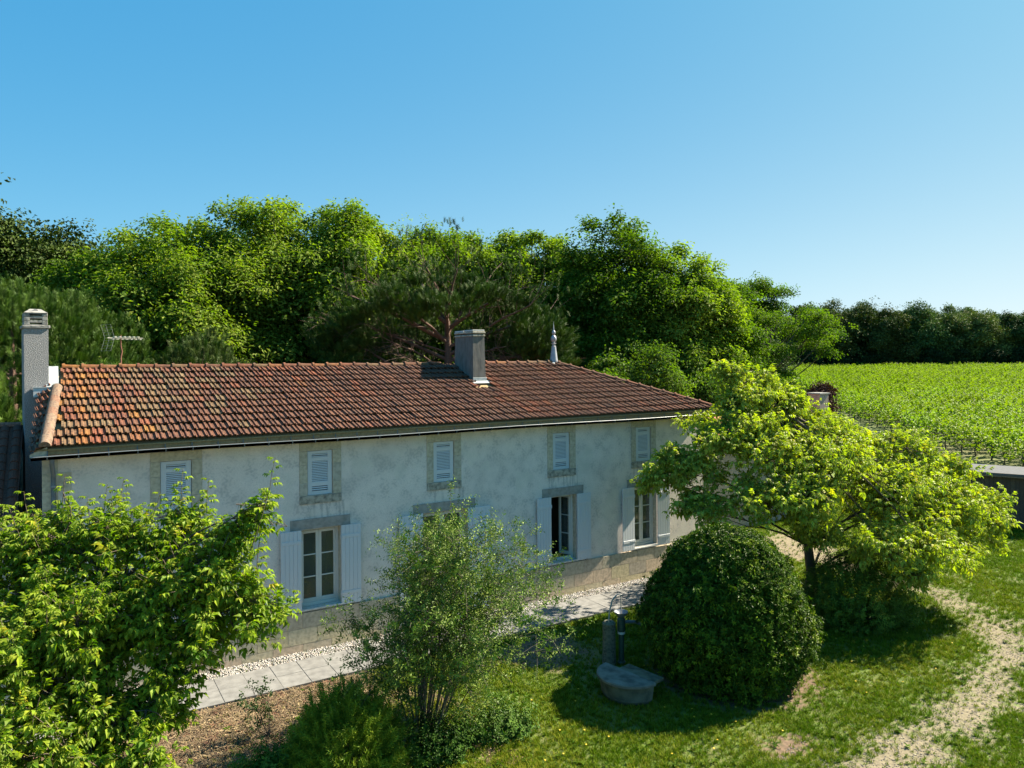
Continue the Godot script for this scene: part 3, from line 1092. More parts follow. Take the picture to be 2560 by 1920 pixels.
func make_chimneys() -> void:
	# tall roughcast flue against the end wall
	var c := Node3D.new()
	c.name = "flue_stack"
	house.add_child(c)
	c.position = Vector3(-0.47, 0, -2.95)
	c.rotation_degrees.y = 5.0
	var b := MB.new()
	var sect := [[0.0, 0.24, 0.42], [4.2, 0.235, 0.42], [7.93, 0.245, 0.40]]
	for i in 2:
		var y0: float = sect[i][0]; var y1: float = sect[i + 1][0]
		for s in 4:
			var w := [Vector2(-1, 1), Vector2(1, 1), Vector2(1, -1), Vector2(-1, -1)]
			var p: Vector2 = w[s]; var q: Vector2 = w[(s + 1) % 4]
			b.quad(Vector3(p.x * sect[i][1], y0, p.y * sect[i][2]), Vector3(q.x * sect[i][1], y0, q.y * sect[i][2]), Vector3(q.x * sect[i + 1][1], y1, q.y * sect[i + 1][2]), Vector3(p.x * sect[i + 1][1], y1, p.y * sect[i + 1][2]))
	put("stack", b.mesh(), M.roughcast_m, c)
	var rim := MB.new()
	rim.cbox(Vector3(0, 7.955, 0), Vector3(0.56, 0.07, 0.86), 0.012)
	put("rim", rim.mesh(), M.cement, c)
	# concrete cowl: three slotted courses and a hipped lid
	for k in 3:
		var r := MB.new()
		var y := 8.045 + k * 0.098
		for sx in [-1, 1]:
			r.cbox(Vector3(sx * 0.18, y, 0), Vector3(0.11, 0.094, 0.66), 0.008)
		for sz in [-1, 1]:
			r.box(Vector3(0, y + 0.03, sz * 0.29), Vector3(0.25, 0.032, 0.075))
			r.box(Vector3(0, y - 0.036, sz * 0.29), Vector3(0.25, 0.022, 0.075))
		put("cowl_course", r.mesh(), M.cement, c)
	var lid := MB.new()
	var a := [Vector3(-0.24, 8.29, 0.35), Vector3(0.24, 8.29, 0.35), Vector3(0.24, 8.29, -0.35), Vector3(-0.24, 8.29, -0.35)]
	var t := [Vector3(-0.11, 8.385, 0.16), Vector3(0.11, 8.385, 0.16), Vector3(0.11, 8.385, -0.16), Vector3(-0.11, 8.385, -0.16)]
	for k in 4:
		lid.quad(a[k], a[(k + 1) % 4], t[(k + 1) % 4], t[k])
	lid.quad(t[0], t[1], t[2], t[3])
	lid.quad(a[3], a[2], a[1], a[0])
	put("cowl_lid", lid.mesh(), M.cement, c)
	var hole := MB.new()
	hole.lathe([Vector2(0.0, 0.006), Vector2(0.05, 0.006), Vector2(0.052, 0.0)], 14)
	put("lid_vent", hole.mesh(), M.gap_shade, c, Vector3(0, 8.338, 0.257), Basis(Vector3.RIGHT, 1.11))  # solid disc, its dark colour painting the shade of a hole
	# flashing between stack and roof
	var fm := MB.new()
	var off := Vector3(0, 0.05, 0)
	fm.quad(roof_point(-0.24, 0.70) + off, roof_point(0.01, 0.70) + off, roof_point(0.0, 0.985) + off * 1.6, roof_point(-0.24, 0.985) + off * 1.6)
	fm.box(Vector3(-0.33, 6.53, -2.47), Vector3(0.34, 0.02, 0.12))
	fm.quad(Vector3(-0.50, 6.30, -2.40), Vector3(-0.16, 6.36, -2.40), Vector3(-0.16, 6.53, -2.43), Vector3(-0.50, 6.53, -2.43))
	put("flashing", fm.mesh(), M.zinc_white, house)

	# broad tapered stack on the front slope
	var k := Node3D.new()
	k.name = "ridge_chimney"
	house.add_child(k)
	k.position = Vector3(11.28, 0, -2.86)
	var kb := MB.new()
	var lo := Vector2(0.235, 0.66); var hi := Vector2(0.205, 0.60)
	var w2 := [Vector2(-1, 1), Vector2(1, 1), Vector2(1, -1), Vector2(-1, -1)]
	for s in 4:
		var p: Vector2 = w2[s]; var q: Vector2 = w2[(s + 1) % 4]
		kb.quad(Vector3(p.x * lo.x, 6.0, p.y * lo.y), Vector3(q.x * lo.x, 6.0, q.y * lo.y), Vector3(q.x * hi.x, 7.90, q.y * hi.y), Vector3(p.x * hi.x, 7.90, p.y * hi.y))
	kb.quad(Vector3(-hi.x, 7.90, hi.y), Vector3(hi.x, 7.90, hi.y), Vector3(hi.x, 7.90, -hi.y), Vector3(-hi.x, 7.90, -hi.y))
	put("stack", kb.mesh(), M.stack, k)
	var band := MB.new()
	band.cbox(Vector3(0, 7.86, 0), Vector3(0.455, 0.055, 1.26), 0.012)
	band.cbox(Vector3(0, 7.955, 0), Vector3(0.465, 0.06, 1.27), 0.015)
	put("band", band.mesh(), M.sill_dirty, k)
	var sl := MB.new()
	sl.cbox(Vector3(0, 8.02, 0.30), Vector3(0.43, 0.05, 0.60), 0.008)
	sl.cbox(Vector3(-0.01, 8.008, -0.32), Vector3(0.42, 0.05, 0.58), 0.008)
	put("cap_slab", sl.mesh(), M.capstone, k)
	var kf := MB.new()
	var slope := Basis(Vector3.RIGHT, atan2(1.58, 3.95))
	kf.cbox(Vector3(0.03, 6.40, 0.74), Vector3(0.66, 0.018, 0.20), 0.004, slope)
	kf.cbox(Vector3(0.0, 6.47, 0.668), Vector3(0.49, 0.14, 0.014), 0.003)
	put("flashing", kf.mesh(), M.zinc_white, k)
	# low flat-topped stack behind the ridge
	var r := MB.new()
	r.box(Vector3(0, 6.6, 0), Vector3(0.95, 0.7, 0.45))
	var rc := Node3D.new()
	rc.name = "rear_chimney"
	house.add_child(rc)
	rc.position = Vector3(1.95, 0, -4.95)
	put("stack", r.mesh(), M.cement, rc)
	var rs := MB.new()
	rs.cbox(Vector3(0, 6.98, 0), Vector3(1.06, 0.06, 0.56), 0.01)
	put("cap_slab", rs.mesh(), M.capstone, rc)
	# zinc finial where ridge and hips meet
	var f := Node3D.new()
	f.name = "finial"
	house.add_child(f)
	f.position = Vector3(15.1, 6.98, -3.6)
	f.scale = Vector3(0.8, 0.92, 0.8)
	var sk := MB.new()
	sk.lathe([Vector2(0.42, -0.10), Vector2(0.12, 0.07)], 4, Vector3.ZERO, 0.785, 0.785 + TAU)
	put("skirt", sk.mesh(), M.zinc_white, f)
	var fb := MB.new()
	fb.lathe([Vector2(0.185, 0.03), Vector2(0.10, 0.60), Vector2(0.105, 0.62), Vector2(0.07, 0.64), Vector2(0.075, 0.72), Vector2(0.13, 0.74), Vector2(0.06, 0.76)], 16)
	put("cone", fb.mesh(), M.lead, f)
	for s in [[0.92, 0.13], [1.16, 0.085]]:
		var sp := MB.new()
		var pr := []
		for i in 9:
			var w: float = -PI / 2 + PI * i / 8.0
			pr.append(Vector2(cos(w) * s[1], s[0] + sin(w) * s[1] * 1.15))
		sp.lathe(pr, 16)
		put("globe", sp.mesh(), M.lead, f)
	var neck := MB.new()
	neck.lathe([Vector2(0.05, 0.72), Vector2(0.045, 1.1), Vector2(0.03, 1.2), Vector2(0.028, 1.28), Vector2(0.0, 1.62)], 10)
	put("spike", neck.mesh(), M.lead, f)


func tiled_roof(parent: Node, a: Vector3, b: Vector3, up: Vector3, rows: int, cols: int, mats_: Array, beyond: Material) -> void:
	# courses of half-round tiles on a plane: a-b is the eave, up leads to the ridge
	var wx := (b - a) / cols
	var nrm := wx.cross(up).normalized()
	if nrm.y < 0: nrm = -nrm
	var tb := MB.new()
	var W := wx.length()
	var L := up.length() / rows
	for k in 6:
		var w0 := PI * k / 6.0; var w1 := PI * (k + 1) / 6.0
		var p0 := Vector3(W * 0.5 - cos(w0) * W * 0.36, sin(w0) * 0.06, 0); var p1 := Vector3(W * 0.5 - cos(w1) * W * 0.36, sin(w1) * 0.06, 0)
		var d := Vector3(0, 0.02, L * 1.04)
		tb.quad(p0 + d, p1 + d, p1, p0)
		tb.tri(Vector3(W * 0.5, 0, 0) + d, p1 + d, p0 + d)
	tb.quad(Vector3(0, 0.004, L), Vector3(W, 0.004, L), Vector3(W, 0.004, 0), Vector3(0, 0.004, 0))
	var tm := tb.mesh()
	var bs := Basis(wx.normalized(), nrm, -up.normalized())
	for r in rows:
		for c in cols:
			put("roof_tile", tm, mats_[rng.randi_range(0, mats_.size() - 1)], parent, a + wx * c + up * (float(r + 1) / rows), bs)


func make_annexes() -> void:
	# lower wing past the flue, its slope in the shade of the house
	var n := thing("side_wing", "low stone wing with dark tiled roof beyond the roughcast flue", "house", Vector3(-4.3, 0, -3.2))
	var b := MB.new()
	b.box(Vector3(0, 2.05, 0), Vector3(7.0, 4.1, 6.4))
	b.tri(Vector3(3.5, 4.1, 3.2), Vector3(3.5, 4.1, -3.2), Vector3(3.5, 5.5, 0))
	b.tri(Vector3(-3.5, 4.1, -3.2), Vector3(-3.5, 4.1, 3.2), Vector3(-3.5, 5.5, 0))
	put("wall", b.mesh(), mat(0.48, 0.46, 0.40, 0.95, M.grain, 0.6, 0.6), n)
	var roof := Node3D.new()
	roof.name = "roof"
	n.add_child(roof)
	var u := MB.new()
	u.quad(Vector3(-3.6, 4.0, 3.55), Vector3(3.58, 4.0, 3.55), Vector3(3.58, 5.60, 0), Vector3(-3.6, 5.60, 0))
	u.quad(Vector3(3.58, 4.0, -3.55), Vector3(-3.6, 4.0, -3.55), Vector3(-3.6, 5.60, 0), Vector3(3.58, 5.60, 0))
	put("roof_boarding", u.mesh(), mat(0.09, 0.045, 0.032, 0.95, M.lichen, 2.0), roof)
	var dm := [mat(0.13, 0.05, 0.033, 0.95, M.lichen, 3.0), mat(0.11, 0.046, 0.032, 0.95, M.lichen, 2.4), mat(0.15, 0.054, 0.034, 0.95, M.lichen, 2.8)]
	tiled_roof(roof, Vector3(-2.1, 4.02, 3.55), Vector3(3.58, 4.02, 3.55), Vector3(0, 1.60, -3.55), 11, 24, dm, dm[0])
	var rt := MB.new()
	for k in 6:
		var w0 := PI * k / 6.0; var w1 := PI * (k + 1) / 6.0
		rt.quad(Vector3(0, sin(w0) * 0.1, cos(w0) * 0.12), Vector3(0.42, sin(w0) * 0.09, cos(w0) * 0.11), Vector3(0.42, sin(w1) * 0.09, cos(w1) * 0.11), Vector3(0, sin(w1) * 0.1, cos(w1) * 0.12))
	var rtm := rt.mesh()
	var rmats := [mat(0.30, 0.14, 0.10, 0.95, M.lichen, 2.0), mat(0.25, 0.13, 0.10, 0.95, M.lichen, 2.0)]
	for i in 17:
		put("ridge_tile", rtm, rmats[i % 2], roof, Vector3(-3.6 + i * 0.42, 5.60, 0))

	# small outbuilding past the hipped end
	var o := thing("outbuilding", "small outbuilding with bright orange tile roof behind the pale green maple", "outbuilding", Vector3(25.0, 0, -5.2))
	var w := MB.new()
	w.box(Vector3(0, 1.7, 0), Vector3(8.4, 3.4, 4.4))
	w.tri(Vector3(4.2, 3.4, 2.2), Vector3(4.2, 3.4, -2.2), Vector3(4.2, 4.3, 0))
	w.tri(Vector3(-4.2, 3.4, -2.2), Vector3(-4.2, 3.4, 2.2), Vector3(-4.2, 4.3, 0))
	put("wall", w.mesh(), mat(0.34, 0.30, 0.24, 0.95, M.grain, 0.6, 0.5), o)
	var r2 := Node3D.new()
	r2.name = "roof"
	o.add_child(r2)
	var v := MB.new()
	v.quad(Vector3(-4.4, 3.32, 2.5), Vector3(4.4, 3.32, 2.5), Vector3(4.4, 4.36, 0), Vector3(-4.4, 4.36, 0))
	v.quad(Vector3(4.4, 3.32, -2.5), Vector3(-4.4, 3.32, -2.5), Vector3(-4.4, 4.36, 0), Vector3(4.4, 4.36, 0))
	put("roof_boarding", v.mesh(), mat(0.25, 0.12, 0.08, 0.95, M.lichen, 2.0), r2)
	var om := [mat(0.44, 0.16, 0.10, 0.92, M.lichen, 2.5), mat(0.50, 0.19, 0.11, 0.92, M.lichen, 2.5), mat(0.38, 0.14, 0.09, 0.92, M.lichen, 2.5)]
	tiled_roof(r2, Vector3(-4.4, 3.34, 2.5), Vector3(4.4, 3.34, 2.5), Vector3(0, 1.04, -2.5), 7, 36, om, om[0])
	for i in 21:
		put("ridge_tile", rtm, om[i % 3], r2, Vector3(-4.4 + i * 0.42, 4.37, 0))
	# rosy rendered chimney at its far end
	var pc := MB.new()
	pc.cbox(Vector3(3.95, 3.0, 2.4), Vector3(0.62, 5.0, 0.62), 0.015)
	var cn := put("chimney", pc.mesh(), mat(0.42, 0.31, 0.27, 0.95, M.grain, 0.9, 0.6), o)
	var pcc := MB.new()
	pcc.cbox(Vector3(3.95, 5.47, 2.4), Vector3(0.70, 0.07, 0.70), 0.01)
	put("chimney_cap", pcc.mesh(), M.cement, cn)

	# boarded shed at the lawn's edge
	var s := thing("garden_shed", "dark boarded garden shed with grey felt roof at the edge of lawn", "shed", Vector3(34.3, 0, 3.2))
	var fx := Vector3(0.40, 0, 0.917)     # along its front
	var bx := Vector3(0.917, 0, -0.40)    # to its back
	var sb := Basis(fx, Vector3.UP, fx.cross(Vector3.UP))
	var fb := mat(0.075, 0.062, 0.05, 0.9, M.wood, 2.0, 0.6)
	var fb2 := mat(0.095, 0.08, 0.06, 0.9, M.wood, 2.0, 0.6)
	var base := MB.new()
	base.box(Vector3(0.5, 1.05, 0), Vector3(8.4, 2.1, 1.6), Basis())
	put("carcass", base.mesh(), mat(0.05, 0.045, 0.04, 0.95), s, Vector3.ZERO, sb)
	var pk := MB.new()
	pk.cbox(Vector3.ZERO, Vector3(0.143, 2.1, 0.025), 0.004)
	var pkm := pk.mesh()
	for i in 56:
		put("plank", pkm, fb if i % 3 else fb2, s, sb * Vector3(-3.6 + i * 0.149, 1.06, -0.82 if sb.z.dot(CAM - Vector3(34.3, 0, 3.2)) < 0 else 0.82), sb)
	var rf := MB.new()
	rf.cbox(Vector3(0.5, 2.24, 0), Vector3(8.9, 0.08, 2.1), 0.01, Basis(Vector3.RIGHT, 0.04))
	put("felt_roof", rf.mesh(), mat(0.10, 0.105, 0.115, 0.95, M.grain, 1.0, 0.5), s, Vector3.ZERO, sb)
	var tr := MB.new()
	var zf := -1.02 if sb.z.dot(CAM - Vector3(34.3, 0, 3.2)) < 0 else 1.02
	tr.cbox(Vector3(0.5, 2.18, zf), Vector3(8.9, 0.16, 0.04), 0.006)
	put("fascia_board", tr.mesh(), mat(0.20, 0.15, 0.11, 0.9, M.wood, 2.0), s, Vector3.ZERO, sb)


func make_path() -> void:
	var p := Node3D.new()
	p.name = "paving"
	p.set_meta("kind", "structure")
	add_child(p)
	var sz := 0.605
	var shapes := []
	for k in 2:
		var b := MB.new()
		b.cbox(Vector3(0, 0.02, 0), Vector3(sz - 0.008, 0.07, 0.655 - 0.008), 0.006)
		shapes.append(b.mesh())
	var bed := MB.new()
	bed.box(Vector3(9.85, 0.018, 1.26), Vector3(22.4, 0.064, 1.31))
	put("joint_mortar", bed.mesh(), mat(0.15, 0.145, 0.135, 0.95, M.grain, 1.0), p)
	for i in 37:
		for r in 2:
			var x := -1.35 + i * sz
			put("paving_slab", shapes[r], M.slab[rng.randi_range(0, 3)], p, Vector3(x + sz * 0.5, 0.002 + rnd(-0.004, 0.005), 0.60 + 0.33 + r * 0.658), Basis(Vector3.UP, rnd(-0.006, 0.006)))
	# pebbles between wall and paving
	var xf := []
	var cl := []
	var st := MB.new()
	var ring := []
	for k in 6:
		ring.append(Vector3(cos(TAU * k / 6) * rnd(0.8, 1.1), rnd(-0.1, 0.15), sin(TAU * k / 6) * rnd(0.8, 1.1)))
	for k in 6:
		var j := (k + 1) % 6
		var na: Vector3 = (ring[k] as Vector3).normalized(); var nb: Vector3 = (ring[j] as Vector3).normalized()
		st.trin(ring[j], ring[k], Vector3(0.1, 0.65, 0), nb, na, Vector3.UP)
		st.trin(ring[k], ring[j], Vector3(0, -0.55, 0), na, nb, Vector3.DOWN)
	M.pebble_mesh = st.mesh()
	for i in 13000:
		var x := rnd(HX0 - 0.8, 19.4)
		var z := rnd(0.06, 0.60)
		var s := rnd(0.014, 0.032)
		xf.append(Transform3D(Basis.from_euler(Vector3(rnd(-0.5, 0.5), rnd(0, TAU), rnd(-0.5, 0.5))).scaled(Vector3(s * rnd(0.8, 1.3), s, s)), Vector3(x, 0.01 + rnd(0, 0.02), z)))
		var v := rnd(0.22, 0.46)
		cl.append(Color(v, v * rnd(0.92, 0.98), v * rnd(0.84, 0.96)) if rng.randf() < 0.85 else Color(v * 0.7, v * 0.55, v * 0.45))
	var g := scatter("pebble_strip", M.pebble_mesh, M.pebble, xf, cl, self, "stuff")
	tag(g, "strip of pale pebbles between house wall and paving slabs", "gravel")


# ---- leaf shapes ----

func vary(b: MB) -> void:
	# leaves of one spray differ in age and tone
	var v := rnd(0.62, 1.22)
	var w := rnd(0.88, 1.14)
	b.col = Color(v * w, v, v * rnd(0.8, 1.1))


func leaf(b: MB, at: Vector3, dir: Vector3, up: Vector3, l: float, w: float, droop := 0.15, fold := 0.25) -> void:
	# one pointed leaf, folded along its rib and bent down towards the tip
	vary(b)
	var s := dir.cross(up).normalized()
	var n := s.cross(dir).normalized()
	var m0 := at
	var m1 := at + dir * l * 0.5 - n * droop * l * 0.2
	var tip := at + dir * l * 0.96 - n * droop * l
	var lft := at + dir * l * 0.42 + s * w * 0.5 + n * fold * w
	var rgt := at + dir * l * 0.42 - s * w * 0.5 + n * fold * w
	b.tri(m0, m1, lft)
	b.tri(m1, tip, lft)
	b.tri(m0, rgt, m1)
	b.tri(m1, rgt, tip)


func leaf2(b: MB, at: Vector3, dir: Vector3, up: Vector3, l: float, w: float) -> void:
	# a cheaper leaf of two faces
	vary(b)
	var s := dir.cross(up).normalized()
	var n := s.cross(dir).normalized()
	var tip := at + dir * l - n * l * 0.15
	b.tri(at, tip, at + dir * l * 0.45 + s * w * 0.5 + n * w * 0.2)
	b.tri(at, at + dir * l * 0.45 - s * w * 0.5 + n * w * 0.2, tip)


func compound_leaf() -> ArrayMesh:
	# a stalk with a leaf at its end and two pairs along it; x runs outwards
	var b := MB.new()
	var end := Vector3(0.115, -0.02, 0)
	leaf(b, end, Vector3(0.9, -0.42, rnd(-0.1, 0.1)).normalized(), Vector3.UP, rnd(0.10, 0.12), rnd(0.052, 0.064), 0.3)
	for p in [0.06, 0.10]:
		for s in [-1.0, 1.0]:
			var d := Vector3(0.42, -0.50 + rnd(-0.12, 0.12), s * 0.75).normalized()
			leaf(b, Vector3(p, -0.01, 0), d, Vector3.UP, rnd(0.08, 0.10), rnd(0.044, 0.054), 0.3)
	b.tube([Vector3.ZERO, Vector3(0.06, 0.0, 0), end], [0.0022, 0.0018, 0.0012], 3, false)
	return b.mesh()


func leaf_clump(count: int, spread: float, l: float, w: float, cheap := true) -> ArrayMesh:
	var b := MB.new()
	for i in count:
		var d := ball()
		var at := Vector3(d.x, d.y * 0.7, d.z) * spread * pow(rng.randf(), 0.5)
		var dir := Vector3(d.x + rnd(-0.6, 0.6), rnd(-0.7, 0.25), d.z + rnd(-0.6, 0.6)).normalized()
		if cheap:
			leaf2(b, at, dir, Vector3(rnd(-0.4, 0.4), 1, rnd(-0.4, 0.4)).normalized(), l * rnd(0.7, 1.2), w * rnd(0.8, 1.2))
		else:
			leaf(b, at, dir, Vector3(rnd(-0.4, 0.4), 1, rnd(-0.4, 0.4)).normalized(), l * rnd(0.7, 1.2), w * rnd(0.8, 1.2))
	return b.mesh()


func rosette(count: int, l: float, w: float, lift: float) -> ArrayMesh:
	# leaves round a shoot that points along y
	var b := MB.new()
	for i in count:
		var a := TAU * i / count * 1.6 + rnd(-0.3, 0.3)
		var t := float(i) / count
		var d := Vector3(cos(a), lift * (0.4 + t), sin(a)).normalized()
		leaf(b, Vector3(0, t * l * 0.6, 0), d, Vector3.UP, l * rnd(0.8, 1.1), w, 0.2)
	return b.mesh()


func needle_tuft(count: int, len_: float, nl: float, nw: float, spread := 0.5) -> ArrayMesh:
	# a shoot along y with needles round it
	var b := MB.new()
	for i in count:
		var t := float(i) / count
		var a := i * 2.4 + rnd(-0.2, 0.2)
		var out := Vector3(cos(a), 0, sin(a))
		var d := (out * spread + Vector3(0, 1.0 - spread * 0.5, 0)).normalized()
		var p := Vector3(0, t * len_, 0)
		var s := d.cross(Vector3(0.2, 0.3, 0.9)).normalized() * nw
		var v := rnd(0.7, 1.25)
		b.col = Color(v, v, v)
		b.tri(p - s, p + s, p + d * nl)
	b.tube([Vector3.ZERO, Vector3(0, len_, 0)], [0.008, 0.006], 3, false)
	return b.mesh()


func spray(count: int, len_: float, l: float, w: float) -> ArrayMesh:
	# a thin twig along y with alternate small leaves
	var b := MB.new()
	var p := []
	var bend := Vector3(rnd(-0.2, 0.2), 0, rnd(-0.2, 0.2))
	for i in 4:
		var t := i / 3.0
		p.append(Vector3(0, t * len_, 0) + bend * len_ * t * t)
	for i in count:
		var t := 0.15 + 0.85 * i / count
		var a := i * 2.4
		var at := Vector3(0, t * len_, 0) + bend * len_ * t * t
		leaf2(b, at, Vector3(cos(a), rnd(-0.1, 0.7), sin(a)).normalized(), Vector3(rnd(-0.3, 0.3), 1, rnd(-0.3, 0.3)).normalized(), l * rnd(0.75, 1.15), w * rnd(0.8, 1.1))
	return b.mesh()


func tint(a: Color, b: Color, k: float, v := 0.18) -> Color:
	var c := a.lerp(b, clampf(k, 0, 1))
	var f := 1.0 + rnd(-v, v)
	return Color(c.r * f, c.g * f, c.b * f)


# ---- a tree of leaf clumps: clumps are [centre, radius] in its own space ----

func limb(b: MB, a: Vector3, c: Vector3, r0: float, r1: float, sag := 0.1, sides := 5, n := 5) -> Array:
	var pts := []
	var rad := []
	var l := (c - a).length()
	var off := Vector3(rnd(-1, 1), rnd(-0.3, 0.6), rnd(-1, 1)) * l * sag
	for i in n:
		var t := float(i) / (n - 1)
		pts.append(a.lerp(c, t) + off * sin(t * PI) + Vector3(rnd(-1, 1), rnd(-1, 1), rnd(-1, 1)) * l * 0.012)
		rad.append(lerpf(r0, r1, t))
	pts[0] = a
	b.tube(pts, rad, sides, true)
	return pts


func make_clumps(centre: Vector3, radii: Vector3, n: int, rel: float, low_cut := -1.0) -> Array:
	var out := []
	for i in n:
		var d := ball()
		if d.y < low_cut:
			d.y = absf(d.y)
		var r := pow(rng.randf(), 0.4) * 0.86
		out.append([centre + Vector3(d.x * radii.x, d.y * radii.y, d.z * radii.z) * r, rel * minf(radii.x, radii.z) * rnd(0.7, 1.3)])
	return out


func clump_tree(t: Node3D, h: float, tr: float, clumps: Array, per: int, meshes: Array, lm: Material, ca: Color, cb: Color, bark: Material, csize := 1.0, flat := 0.75, forks := 7) -> void:
	var b := MB.new()
	var fork_y := h * 0.32
	var top := h * 0.78
	var pts := []
	var rad := []
	var lean := Vector3(rnd(-0.5, 0.5), 0, rnd(-0.5, 0.5))
	for i in 7:
		var k := i / 6.0
		pts.append(Vector3(0, top * k, 0) + lean * k * k + Vector3(rnd(-0.1, 0.1), 0, rnd(-0.1, 0.1)) * (k * 1.5))
		rad.append(lerpf(tr, tr * 0.22, pow(k, 0.8)) * (1.35 if i == 0 else 1.0))
	b.tube(pts, rad, 8, true)
	for i in clumps.size():
		if i % maxi(1, clumps.size() / (forks * 3)) == 0:
			var c: Vector3 = clumps[i][0]
			var k := clampf((c.y * 0.7) / top - 0.12, 0.22, 0.95)
			var a: Vector3 = pts[int(k * 6)].lerp(pts[mini(int(k * 6) + 1, 6)], k * 6 - int(k * 6))
			limb(b, a, c, tr * 0.34 * (1.1 - k * 0.6), 0.025, 0.12)
	put("trunk", b.mesh(), bark, t)
	var lists := []
	var cols := []
	for m in meshes:
		lists.append([])
		cols.append([])
	var mean := 0.0
	for c in clumps:
		mean += c[1] / clumps.size()
	for c in clumps:
		var cc: Vector3 = c[0]
		var R: float = c[1]
		var hue := rnd(-0.25, 0.25)
		var sx := Vector3(rnd(0.75, 1.3), flat * rnd(0.75, 1.45), rnd(0.75, 1.3))
		for i in int(per * clampf(pow(R / mean, 2.0), 0.2, 1.7)):
			var d := ball()
			var r := R * (0.12 + (1.0 if rng.randf() < 0.8 else 1.6) * pow(rng.randf(), 0.6)) * (1.0 + 0.3 * nf.get_noise_3d(cc.x + d.x * 1.3, cc.y + d.y * 1.3, cc.z + d.z * 1.3))
			var p := cc + d * sx * r
			var k := rng.randi_range(0, meshes.size() - 1)
			var s := csize * rnd(0.7, 1.3)
			lists[k].append(Transform3D(facing((d * 0.5 + Vector3(0, 1, 0) + ball() * 0.4), rnd(0, TAU)).scaled(Vector3(s, s, s)), p))
			cols[k].append(tint(ca, cb, 0.5 + hue + rnd(-0.35, 0.35)))
	var crown := Node3D.new()
	crown.name = "crown"
	t.add_child(crown)
	for k in meshes.size():
		scatter("foliage", meshes[k], lm, lists[k], cols[k], crown, "stuff")


